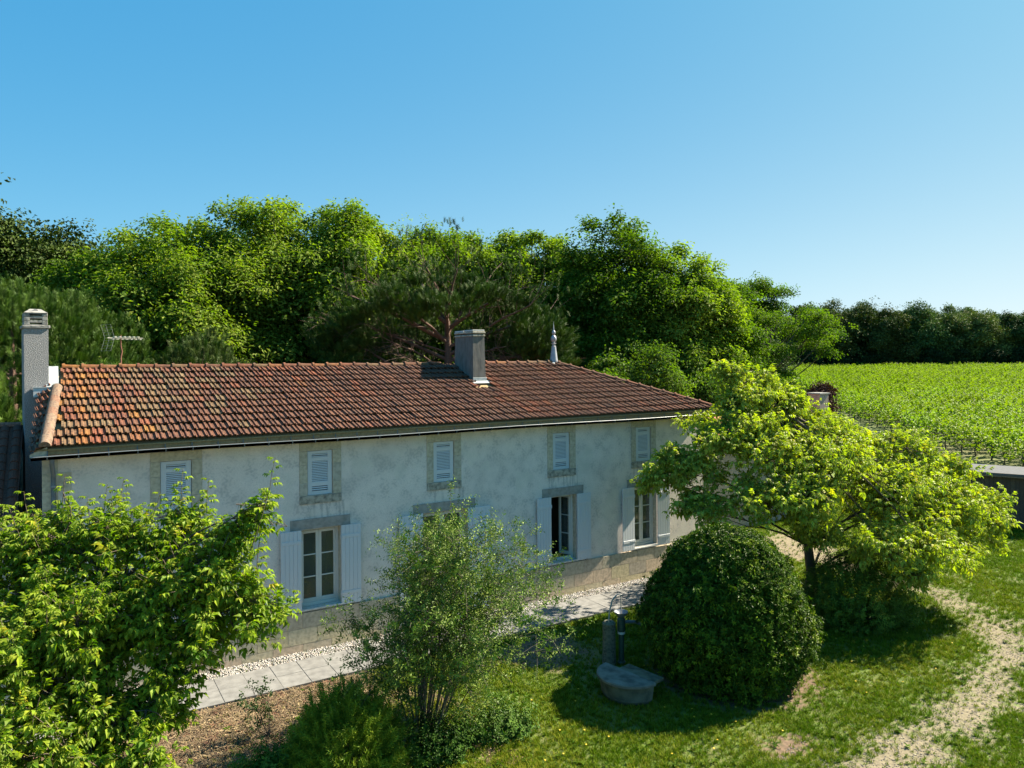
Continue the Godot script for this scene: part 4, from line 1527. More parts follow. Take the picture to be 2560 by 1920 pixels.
func make_background_trees() -> void:
	var broad := [leaf_clump(13, 0.34, 0.20, 0.10), leaf_clump(13, 0.34, 0.18, 0.09)]
	var oak := [leaf_clump(14, 0.34, 0.15, 0.09), leaf_clump(14, 0.34, 0.14, 0.09)]
	M.broad = broad
	var ya := Color(0.115, 0.20, 0.032)
	var yb := Color(0.31, 0.38, 0.07)
	var da := Color(0.035, 0.065, 0.014)
	var db := Color(0.075, 0.11, 0.02)
	var yellow := "yellow green trees behind the house"
	# [x, z, height, crown radius, crown bottom, kind, label]
	var rows := [
		[4.8, -21.0, 14.3, 3.9, 2.0, "yellow", "spring green tree overhanging the tall round pine"],
		[8.9, -21.8, 15.9, 4.0, 3.0, "yellow", "tallest spring green tree, rising above the television aerial"],
		[13.0, -20.6, 15.9, 3.3, 3.0, "yellow", "spring green tree with a two lobed top behind the umbrella pine's bare limbs"],
		[17.8, -20.6, 14.9, 3.5, 3.0, "yellow", "spring green tree directly behind the umbrella pine's crown"],
		[21.6, -20.6, 15.3, 3.2, 3.0, "yellow", "spring green tree with open branches showing sky, behind the finial"],
		[24.6, -19.6, 15.4, 2.8, 3.0, "yellow", "narrow spring green tree beside the darker deep green tree"],
		[25.6, -13.2, 14.9, 3.2, 2.5, "mid", "deep green pointed tree rising behind the roof's hipped end"],
		[28.9, -11.6, 13.4, 3.0, 2.0, "yellow", "shorter spring green tree sloping down towards the open field"],
		[31.6, -12.0, 12.3, 2.6, 1.5, "mid", "lower leafy tree between the spring green trees and the feathery acacia"],
		[6.6, -24.5, 14.6, 3.4, 2.0, "yellow", "spring green tree set back beside the tallest one"],
		[15.6, -24.0, 14.6, 3.2, 2.0, "yellow", "spring green tree set back behind the two lobed one"],
		[1.8, -23.5, 12.8, 3.0, 1.5, "mid", "green tree set back between the dark oaks and the spring green trees"],
		[27.2, -16.5, 13.6, 2.8, 2.0, "mid", "green tree set back between the deep green tree and the shorter one"]]
	for r in rows:
		var t := thing("leafy_tree", r[6], "tree", Vector3(r[0], 0, r[1]), yellow if r[5] == "yellow" else "")
		var h: float = r[2]
		var R: float = r[3]
		var low: float = r[4]
		var cl := make_clumps(Vector3(0, (h + low) * 0.5 - 0.3, 0), Vector3(R * 1.32, (h - low) * 0.5, R * 1.32), 130, 0.21)
		for i in 16:
			var a := rnd(0, TAU)
			var q := sqrt(rng.randf()) * 0.8
			cl.append([Vector3(cos(a) * q * R, h - 0.2 - q * q * 2.2 - rnd(0.0, 1.0), sin(a) * q * R), R * rnd(0.09, 0.17)])
		if r[5] == "yellow":
			clump_tree(t, h, 0.24, cl, 66, broad, M.leaf_tree, ya, yb, M.bark, 1.1)
		else:
			clump_tree(t, h, 0.24, cl, 62, broad, M.leaf_tree, Color(0.07, 0.14, 0.022), Color(0.17, 0.25, 0.04), M.bark, 1.1)
	# oaks further back by the round pine
	for r in [[-6.5, -52, 21.5, 6.5, "dark oak, the tallest of three behind the round pine"], [-0.5, -52.5, 18.6, 5.5, "dark oak of middle height behind the round pine"], [4.2, -49.0, 15.8, 5.0, "dark oak, the lowest of three, beside the spring green trees"]]:
		var t := thing("oak_tree", r[4], "tree", Vector3(r[0], terrain(r[0], r[1]), r[1]), "oaks beyond the round pine")
		clump_tree(t, r[2] - 1.0, 0.4, make_clumps(Vector3(0, r[2] * 0.55, 0), Vector3(r[3], r[2] * 0.42, r[3]), 90, 0.25), 60, oak, M.leaf_dark, da, db, M.bark, 2.3)
	# filling thicket low down between the trunks
	for r in [[7.0, -13.5, 4.2, 2.6, "tangled dark thicket under the spring green trees behind the aerial"], [2.6, -15.5, 5.0, 2.6, "dark thicket between the round pine and the spring green trees"], [9.5, -16.5, 5.5, 3.0, "dark thicket below the umbrella pine's outer boughs"], [15.5, -17.0, 6.5, 3.2, "dark thicket glimpsed behind the umbrella pine's trunk"], [20.5, -16.0, 6.5, 3.0, "dark thicket behind the umbrella pine beside the deep green tree"]]:
		var t := thing("thicket_bush", r[4], "bush", Vector3(r[0], 0, r[1]), "thicket behind the house")
		clump_tree(t, r[2], 0.1, make_clumps(Vector3(0, r[2] * 0.5, 0), Vector3(r[3], r[2] * 0.5, r[3]), 32, 0.40), 70, broad, M.leaf_dark, Color(0.03, 0.07, 0.015), Color(0.07, 0.13, 0.02), M.bark, 1.0)
	# fruit trees close behind the hipped end
	for r in [[20.0, -8.4, 7.0, 2.3, "grey green fruit tree just behind the hip tiles, beside the finial"], [23.4, -8.4, 8.2, 2.5, "taller grey green fruit tree behind the end of the hip"], [27.3, -8.6, 7.2, 2.3, "grey green fruit tree half hidden by the pale green maple's top"], [31.0, -6.8, 6.3, 2.2, "rounded green bush standing by the rosy chimney"]]:
		var t := thing("fruit_tree", r[4], "tree", Vector3(r[0], 0, r[1]), "fruit trees behind the hipped end")
		clump_tree(t, r[2], 0.13, make_clumps(Vector3(0, r[2] * 0.58, 0), Vector3(r[3], r[2] * 0.42, r[3]), 70, 0.26), 58, oak, M.leaf_tree, Color(0.08, 0.15, 0.028), Color(0.18, 0.26, 0.06), M.bark, 1.0)
	# feathery acacia by the field
	var ac := thing("acacia_tree", "feathery flat topped acacia with bare lower twigs by the vineyard", "tree", Vector3(38.0, 0, -14.0))
	var acl := []
	for i in 44:
		var a := rnd(0, TAU)
		var rr := sqrt(rng.randf()) * 4.6
		var y := 12.4 - rr * rr * 0.13 - absf(rnd(0, 4.2)) * (0.4 + 0.13 * rr)
		acl.append([Vector3(cos(a) * rr, y, sin(a) * rr), rnd(0.6, 1.1)])
	clump_tree(ac, 12.2, 0.2, acl, 80, oak, M.leaf_tree, Color(0.07, 0.14, 0.025), Color(0.15, 0.22, 0.04), M.bark, 1.0, 0.4, 12)
	for r in [[34.2, -15.5, 11.2, 3.4, "dark olive tree between the lower leafy tree and the acacia"], [41.5, -17.5, 10.6, 3.4, "dark olive tree on the field side of the acacia"], [45.0, -20.0, 9.8, 3.4, "low dark tree where the hedge meets the vineyard"]]:
		var t := thing("hedge_tree", r[4], "tree", Vector3(r[0], 0, r[1]), "trees around the acacia")
		clump_tree(t, r[2], 0.18, make_clumps(Vector3(0, r[2] * 0.52, 0), Vector3(r[3], r[2] * 0.46, r[3]), 70, 0.26), 50, oak, M.leaf_dark, Color(0.045, 0.09, 0.02), Color(0.085, 0.14, 0.03), M.bark, 1.1)
	# red-leaved plum by the rosy chimney
	var pu := thing("plum_tree", "purple leaved plum tree beside the rosy chimney", "tree", Vector3(30.2, 0, -3.9))
	clump_tree(pu, 6.3, 0.09, make_clumps(Vector3(0, 5.2, 0), Vector3(1.1, 0.95, 0.9), 16, 0.38), 30, oak, M.leaf_dark, Color(0.05, 0.022, 0.024), Color(0.085, 0.035, 0.03), M.bark, 0.8)
	make_pines()
	# the wood across the field
	var n := 0
	for row in 3:
		for i in 15:
			var along_ := -9.0 + i * 6.4 + row * 2.4 + rnd(-1.6, 1.6)
			var deep := 152.0 + row * 7.0 + rnd(-1.5, 1.5) + along_ * 0.05
			var lat := 44.0 + along_
			var x := 0.5255 * deep + 0.8508 * lat
			var z := 18.0 - 0.8508 * deep + 0.5255 * lat
			var h := rnd(13.0, 15.8) + row * 0.4 - along_ * 0.012
			var tone := rnd(0.7, 1.5)
			var warm_ := rnd(0.85, 1.3)
			var tn := thing("wood_tree", "dark broadleaf tree in the wood across the vineyard", "tree", Vector3(x, terrain(x, z), z), "trees of the wood across the vineyard")
			var R := rnd(4.2, 5.6)
			clump_tree(tn, h, 0.22, make_clumps(Vector3(0, h * 0.56, 0), Vector3(R, h * 0.45, R), 52, 0.26), 40, oak, M.leaf_dark, Color(0.058 * tone * warm_, 0.10 * tone, 0.034 * tone), Color(0.12 * tone * warm_, 0.17 * tone, 0.045 * tone), M.bark, 2.6, 0.8, 3)
			n += 1
	for i in 34:
		var along_ := -12.0 + i * 3.1 + rnd(-1, 1)
		var deep := 149.0 + rnd(-1.0, 6.0)
		var lat := 44.0 + along_
		var x := 0.5255 * deep + 0.8508 * lat
		var z := 18.0 - 0.8508 * deep + 0.5255 * lat
		var tn := thing("wood_edge_bush", "dark bush along the foot of the wood across the vineyard", "bush", Vector3(x, terrain(x, z), z), "bushes at the foot of the wood")
		clump_tree(tn, 4.5, 0.08, make_clumps(Vector3(0, 2.6, 0), Vector3(2.0, 2.5, 2.0), 11, 0.5), 34, oak, M.leaf_dark, Color(0.02, 0.04, 0.015), Color(0.035, 0.06, 0.018), M.bark, 2.6)


func make_pines() -> void:
	var tuft := [needle_tuft(30, 0.20, 0.15, 0.009, 0.75), needle_tuft(34, 0.26, 0.15, 0.009, 0.65)]
	var ca := Color(0.022, 0.055, 0.010)
	var cb := Color(0.07, 0.125, 0.016)
	# umbrella pine behind the stack
	var p := thing("umbrella_pine", "umbrella pine with bare reddish limbs behind the broad chimney", "tree", Vector3(14.0, 0, -9.9))
	var b := MB.new()
	var tp := [Vector3(0, 0, 0), Vector3(0.1, 3, 0), Vector3(-0.02, 5.5, 0.05), Vector3(0.05, 7.2, 0), Vector3(0.02, 8.75, 0)]
	b.tube(tp, [0.28, 0.21, 0.18, 0.155, 0.12], 9)
	var eye := Vector3(-14.0, 0, 27.9).normalized()     # towards the yard
	var side := Vector3(eye.z, 0, -eye.x)                # along the yard
	var tips := []
	for l in [[8.6, -3.4, 10.4, 0.0, 0.10], [8.4, 3.2, 10.1, 0.6, 0.10], [7.9, -3.9, 9.7, 1.2, 0.12], [7.8, -2.2, 9.4, 1.9, 0.08], [8.2, 1.8, 10.5, -1.5, 0.09], [8.75, -0.8, 10.9, 0.4, 0.08], [7.3, 4.2, 8.9, -0.6, 0.09], [7.1, -4.2, 8.9, -0.8, 0.09], [8.0, 0.4, 10.6, 2.0, 0.08], [7.6, 3.3, 9.3, 1.9, 0.07], [8.6, -1.4, 10.9, -2.0, 0.08], [6.9, 2.2, 8.2, -2.6, 0.08]]:
		var a := Vector3(0.03, l[0], 0)
		var e: Vector3 = side * l[1] + Vector3(0, l[2], 0) + eye * l[3]
		var pts := limb(b, a, e, l[4], 0.03, 0.07, 6, 7)
		for k in range(2, 7):
			for q in 3:
				var d: Vector3 = (e - a).normalized() * 0.8 + ball() * 0.9 + Vector3(0, 0.25, 0)
				var tp2: Vector3 = pts[k] + d * rnd(0.6, 1.3)
				limb(b, pts[k], tp2, 0.02, 0.006, 0.12, 4, 4)
				tips.append(tp2)
	# bare dead boughs low down, some sweeping sideways
	for l in [[5.6, -4.9, 8.6, 0.9, 0.10], [6.6, -2.6, 8.0, 1.6, 0.05], [7.0, 2.4, 7.6, 1.2, 0.045], [6.3, -1.9, 7.3, 1.7, 0.04], [6.8, 4.3, 7.4, 0.6, 0.04], [6.1, 3.2, 7.3, 0.3, 0.035], [7.4, -3.1, 8.5, 1.4, 0.05], [6.0, -3.4, 7.2, 1.3, 0.04]]:
		var e: Vector3 = side * l[1] + Vector3(0, l[2], 0) + eye * l[3]
		var pts := limb(b, Vector3(0.03, l[0], 0), e, l[4], 0.02, 0.06, 5, 8)
		for k in range(2, 8):
			for q in 6:
				var d: Vector3 = (e - Vector3(0, l[0], 0)).normalized() * 0.6 + ball() * 0.9
				var m := limb(b, pts[k], pts[k] + d * rnd(0.4, 1.1), 0.014, 0.003, 0.25, 3, 5)
				limb(b, m[2], m[2] + (d + ball() * 0.6) * rnd(0.2, 0.5), 0.006, 0.002, 0.25, 3, 3)
	put("trunk", b.mesh(), M.bark_pine, p)
	var xf := [[], []]
	var cl := [[], []]
	var add := func(pos: Vector3, up: Vector3, s: float) -> void:
		var k := rng.randi_range(0, 1)
		xf[k].append(Transform3D(facing(up + ball() * 0.35, rnd(0, TAU)).scaled(Vector3(s, s, s)), pos))
		cl[k].append(tint(ca, cb, 0.2 + 0.6 * rng.randf()))
	# dome of needles: clumps over the top and down the flanks, open towards the yard low down
	for i in 230:
		var d := ball()
		if d.y < -0.25: d.y = -d.y * 0.6
		d = d.normalized()
		var toward := Vector3(d.x, 0, d.z).normalized().dot(eye)
		if d.y < 0.60 and toward > 0.0 and absf(Vector3(d.x, 0, d.z).normalized().dot(side)) < 0.88: continue
		var r := rnd(0.72, 1.06)
		var c := Vector3(0, 7.2, 0) + Vector3(d.x * 4.8, d.y * 3.2, d.z * 4.8) * r
		var cr := rnd(0.35, 0.75)
		for q in 46:
			var o := ball()
			add.call(c + Vector3(o.x, o.y * 0.6, o.z) * cr * pow(rng.randf(), 0.4), (d * 0.7 + o * 0.5 + Vector3(0, 0.8, 0)).normalized(), rnd(0.8, 1.25))
	for t in tips:
		for q in 5:
			add.call(t + ball() * 0.3, Vector3(rnd(-0.3, 0.3), 1, rnd(-0.3, 0.3)), rnd(0.7, 1.1))
	# drooping flank boughs at both ends
	for c0 in [side * -4.6 + Vector3(0, 7.6, 0), side * -4.0 + Vector3(0, 6.9, 0) + eye * 1.0, side * 4.4 + Vector3(0, 7.5, 0), side * 4.1 + Vector3(0, 6.9, 0), side * -4.9 + Vector3(0, 8.3, 0), side * 3.4 + Vector3(0, 7.7, 0) + eye * 0.9, side * -3.0 + Vector3(0, 7.2, 0) + eye * -1.2, side * 2.6 + Vector3(0, 7.0, 0) - eye * 1.5]:
		for q in 260:
			var o := ball()
			add.call(c0 + Vector3(o.x * 1.1, o.y * 0.75, o.z * 1.1) * pow(rng.randf(), 0.4), Vector3(o.x * 0.6, 0.8, o.z * 0.6), rnd(0.8, 1.2))
	var crown := Node3D.new()
	crown.name = "crown"
	p.add_child(crown)
	for k in 2:
		scatter("needles", tuft[k], M.needle, xf[k], cl[k], crown, "stuff")
	# round pines behind the flue: one full crown, two young ones with upright shoots
	for r in [[-1.4, -13.2, 10.0, 4.6, 3.9, "tall round pine with bright needles behind the roughcast flue"], [-2.6, -7.9, 6.9, 1.9, 2.6, "young pine with upright pale shoots beside the flue"], [1.4, -9.6, 7.0, 1.5, 2.2, "young pine with upright pale shoots between flue and aerial"], [4.6, -12.4, 8.2, 2.2, 3.2, "olive pine behind the television aerial"]]:
		var t := thing("round_pine", r[5], "tree", Vector3(r[0], 0, r[1]))
		var h: float = r[2]
		var R: float = r[3]
		var V: float = r[4]
		var wb := MB.new()
		wb.tube([Vector3.ZERO, Vector3(0.1, h * 0.4, 0), Vector3(0, h - V * 0.4, 0)], [0.22, 0.17, 0.06], 7)
		for i in 14:
			var d := ball()
			d.y = absf(d.y)
			limb(wb, Vector3(0.05, h - V * rnd(0.8, 1.6), 0), Vector3(d.x * R * 0.8, h - V + d.y * V * 0.8, d.z * R * 0.8), 0.06, 0.015, 0.1)
		put("trunk", wb.mesh(), M.bark_pine, t)
		var f := [[], []]
		var c2 := [[], []]
		var n := int(R * R * 300.0)
		var young := R < 2.0
		for i in n:
			var d := ball()
			if d.y < -0.6: d.y = -d.y
			var lump := 1.0 + 0.22 * nz.get_noise_3d(d.x * 1.6 + r[0], d.y * 1.6, d.z * 1.6)
			var pos := Vector3(0, h - V, 0) + Vector3(d.x * R, d.y * V * 0.93, d.z * R) * lump * (0.62 + 0.38 * sqrt(rng.randf()))
			var k := rng.randi_range(0, 1)
			var s := rnd(0.8, 1.3) * (1.25 if young else 1.0)
			f[k].append(Transform3D(facing(d * (0.25 if young else 0.5) + Vector3(0, 1, 0) + ball() * 0.25, rnd(0, TAU)).scaled(Vector3(s, s, s)), pos))
			var warm := 0.55 if not young else 0.9
			c2[k].append(tint(Color(0.035, 0.08, 0.010), Color(0.12, 0.20, 0.02) if r[0] < 3.0 else Color(0.11, 0.13, 0.04), warm * rng.randf()))
		var cr := Node3D.new()
		cr.name = "crown"
		t.add_child(cr)
		for k in 2:
			scatter("needles", tuft[k], M.needle, f[k], c2[k], cr, "stuff")


func make_vineyard() -> void:
	var fol := MB.new()
	for i in 110:
		var d := ball()
		var at := Vector3(d.x * 0.7, 0.80 + d.y * 0.55, d.z * 0.45) + Vector3(0, 0.1, 0)
		leaf2(fol, at, Vector3(d.x + rnd(-0.5, 0.5), rnd(-0.6, 0.5), d.z + rnd(-0.5, 0.5)).normalized(), Vector3(rnd(-0.4, 0.4), 1, rnd(-0.4, 0.4)).normalized(), rnd(0.15, 0.24), rnd(0.13, 0.2))
	for i in 9:
		var x := rnd(-0.6, 0.6)
		for k in 5:
			leaf2(fol, Vector3(x + rnd(-0.06, 0.06), 1.25 + k * 0.08, rnd(-0.2, 0.2)), Vector3(rnd(-1, 1), rnd(-0.2, 0.5), rnd(-1, 1)).normalized(), Vector3.UP, 0.14, 0.11)
	var fmesh := fol.mesh()
	var st := MB.new()
	st.tube([Vector3.ZERO, Vector3(0.04, 0.25, 0.02), Vector3(-0.02, 0.5, 0), Vector3(0.03, 0.75, 0.0)], [0.045, 0.035, 0.035, 0.03], 5)
	st.tube([Vector3(0, 0.55, 0), Vector3(0.3, 0.75, 0.02), Vector3(0.55, 0.8, 0)], [0.025, 0.018, 0.01], 4)
	st.tube([Vector3(0, 0.55, 0), Vector3(-0.3, 0.72, 0.02), Vector3(-0.55, 0.8, 0)], [0.025, 0.018, 0.01], 4)
	var smesh := st.mesh()
	var mats := []
	for k in 4:
		var m := leafmat(0.62, Color(0.9, 0.95, 0.3), 0.3)
		m.albedo_color = lin(rnd(0.18, 0.28), rnd(0.26, 0.36), rnd(0.025, 0.045))
		mats.append(m)
	var o := Vector3(51.4, 0, -4.3)
	var head := Vector3(0.615, 0, -0.79)      # the field's near edge
	var row := Vector3(0.79, 0, 0.615)        # along a row
	var spots := []
	for i in range(-10, 66):
		for j in 64:
			var p := o + head * (i * 2.0) + row * (j * 1.15) + Vector3(rnd(-0.15, 0.15), 0, rnd(-0.15, 0.15))
			var dp := depth_of(p.x, p.z)
			var lat := 0.8508 * p.x - 0.5255 * (18.0 - p.z)
			if dp > 148.0 or dp < 38.0 or lat / dp > 0.76 or lat / dp < 0.30:
				continue
			spots.append([dp, p])
	spots.sort_custom(func(a: Array, b: Array) -> bool: return a[0] < b[0])
	var turn := atan2(-row.z, row.x)
	var xf := []
	var cl := []
	for i in spots.size():
		var p: Vector3 = spots[i][1]
		p.y = terrain(p.x, p.z) - 0.02
		var s := rnd(1.1, 1.45)
		var bs := Basis(Vector3.UP, turn + (PI if rng.randf() < 0.5 else 0.0) + rnd(-0.2, 0.2)).scaled(Vector3(s, s * rnd(0.9, 1.15), s))
		if i < 300:
			var v := thing("vine_plant", "leafy grape vine among the vineyard's outer rows", "vine", p, "grape vines in the vineyard")
			v.basis = bs
			put("stem", smesh, M.bark, v)
			put("foliage", fmesh, mats[rng.randi_range(0, 3)], v)
		else:
			xf.append(Transform3D(bs, p))
			cl.append(tint(Color(0.18, 0.26, 0.025), Color(0.28, 0.36, 0.045), rng.randf(), 0.1))
	var far := scatter("vineyard_rows", fmesh, M.leaf_tree, xf, cl, self, "stuff")
	tag(far, "far rows of the vineyard reaching to the wood", "vineyard")


const SHOOTS := [Vector3(1.91, 5.9, 0.42), Vector3(1.73, 5.2, 0.3), Vector3(0.99, 5.71, -0.63), Vector3(1.26, 5.6, -0.46), Vector3(0.33, 5.58, -1.15), Vector3(0.15, 5.5, -1.25), Vector3(-0.32, 5.63, -1.55), Vector3(1.48, 5.18, 0.15), Vector3(-0.79, 5.44, -1.72), Vector3(-0.95, 5.34, -1.35), Vector3(0.7, 5.45, -0.57), Vector3(-0.09, 5.4, -1.05)]


# a leafy tree seen close: limbs to the lobes, branches inside them, twigs that carry stalked leaves
func maple(t: Node3D, trunk: Array, trad: Array, lobes: Array, lm: Material, ca: Color, cb: Color, cy: Color, scale_: float, per_twig: int, up_bias: float, bark: Material, wide := 1.0, flat := 0.8, shoots := []) -> void:
	var b := MB.new()
	b.tube(trunk, trad, 9)
	var xs := []
	var cs := []
	var kinds := []
	for l in lobes:
		var c: Vector3 = l[0]
		var R: float = l[1] * wide
		var n: int = l[2]
		# limb from the trunk at a fitting height
		var best: Vector3 = trunk[trunk.size() - 1]
		for q in trunk:
			if q.y < c.y - 0.3 * (c - best).length() and q.y > trunk[1].y - 0.01:
				best = q
		var tip := c + (c - best).normalized() * R * 0.3
		var main := limb(b, best, tip, 0.026 * scale_, 0.008, 0.10, 6, 7)
		var hubs := []
		for i in maxi(4, n / 9):
			var d := ball()
			var hub := c + Vector3(d.x, d.y * 0.75, d.z) * R * rnd(0.25, 0.75)
			var from: Vector3 = main[rng.randi_range(2, 6)]
			limb(b, from, hub, 0.016, 0.006, 0.15, 4, 4)
			hubs.append(hub)
		for i in n:
			var d := ball()
			if d.y < -0.3 and rng.randf() < 0.6: d.y = -d.y
			var end := c + Vector3(d.x, d.y * flat, d.z) * R * (0.3 + 0.8 * pow(rng.randf(), 0.6))
			var near: Vector3 = hubs[0]
			for h in hubs:
				if (h - end).length() < (near - end).length(): near = h
			var dir := ((end - near).normalized() + Vector3(0, up_bias, 0) + ball() * 0.3).normalized()
			var len_ := rnd(0.35, 0.6) * (0.7 + 0.3 * scale_)
			var start := end - dir * len_
			limb(b, near, start, 0.007, 0.005, 0.12, 3, 3)
			var pts := [start, start + dir * len_ * 0.5 + ball() * 0.02, end]
			b.tube(pts, [0.005, 0.004, 0.002], 3, false)
			var spin := rnd(0, TAU)
			for k in per_twig:
				var f := 0.1 + 0.9 * k / float(per_twig - 1)
				var at := start.lerp(end, f)
				var side := facing(dir, spin + (k % 2) * PI + (k / 2) * PI * 0.5).x
				var o := (side + dir * (0.25 + f * 0.5) + Vector3(0, -0.1, 0)).normalized()
				var s := scale_ * rnd(0.6, 1.3) * (1.05 - 0.35 * f)
				var bs := along(o, Vector3(rnd(-0.35, 0.35), 1, rnd(-0.35, 0.35)))
				xs.append(Transform3D(bs.scaled_local(Vector3(s, s, s)), at))
				var col := tint(ca, cb, 0.25 + 0.5 * f * rng.randf() + rnd(-0.15, 0.3))
				if rng.randf() < 0.045:
					col = tint(cb, cy, rnd(0.4, 1.0))
				cs.append(col)
	# long young shoots, leafy from end to end
	for sh in shoots:
		var tip: Vector3 = sh
		var foot := tip + Vector3(rnd(-0.15, 0.15) - tip.x * 0.12, -rnd(0.8, 1.1), rnd(-0.15, 0.15))
		var line := limb(b, foot, tip, 0.008, 0.003, 0.05, 4, 7)
		for k in 22:
			var f := k / 21.0
			var at: Vector3 = line[int(f * 5.99)].lerp(line[int(f * 5.99) + 1], f * 5.99 - int(f * 5.99))
			var side := facing(Vector3.UP, k * 1.62 + rnd(-0.3, 0.3)).x
			var s := scale_ * lerpf(1.05, 0.55, f) * rnd(0.85, 1.15)
			xs.append(Transform3D(along((side + Vector3(0, 0.25, 0)).normalized(), Vector3(rnd(-0.3, 0.3), 1, rnd(-0.3, 0.3))).scaled_local(Vector3(s, s, s)), at))
			cs.append(tint(ca, cb, 0.5 + 0.4 * rng.randf()))
	put("trunk", b.mesh(), bark, t)
	var crown := Node3D.new()
	crown.name = "crown"
	t.add_child(crown)
	var shapes := [compound_leaf(), compound_leaf(), compound_leaf(), compound_leaf(), compound_leaf(), compound_leaf()]
	# the leaves nearest the yard's viewer one by one, the others as one mass
	var order := []
	var eye := CAM - t.position
	for i in xs.size():
		order.append([(xs[i].origin - eye).length() + (0.0 if in_view(xs[i].origin + t.position) else 100.0), i])
	order.sort_custom(func(p: Array, q: Array) -> bool: return p[0] < q[0])
	var own := []
	for k in 6:
		var m: StandardMaterial3D = lm.duplicate()
		var c := tint(ca, cb, k / 5.0, 0.05)
		m.albedo_color = lin(c.r, c.g, c.b)
		own.append(m)
	for i in 300:
		var x: Transform3D = xs[order[i][1]]
		put("leaf", shapes[i % 6], own[rng.randi_range(0, 5)], crown, x.origin, x.basis)
	var lists := [[], [], [], [], [], []]
	var cols := [[], [], [], [], [], []]
	for i in range(300, order.size()):
		lists[i % 6].append(xs[order[i][1]])
		cols[i % 6].append(cs[order[i][1]])
	for k in 6:
		scatter("foliage", shapes[k], lm, lists[k], cols[k], crown, "stuff")


func in_view(p: Vector3) -> bool:
	var d := depth_of(p.x, p.z)
	var lat := 0.8508 * p.x - 0.5255 * (18.0 - p.z)
	return d > 1.0 and absf(lat / d) < 0.70 and (CAM.y - p.y) / d < 0.56


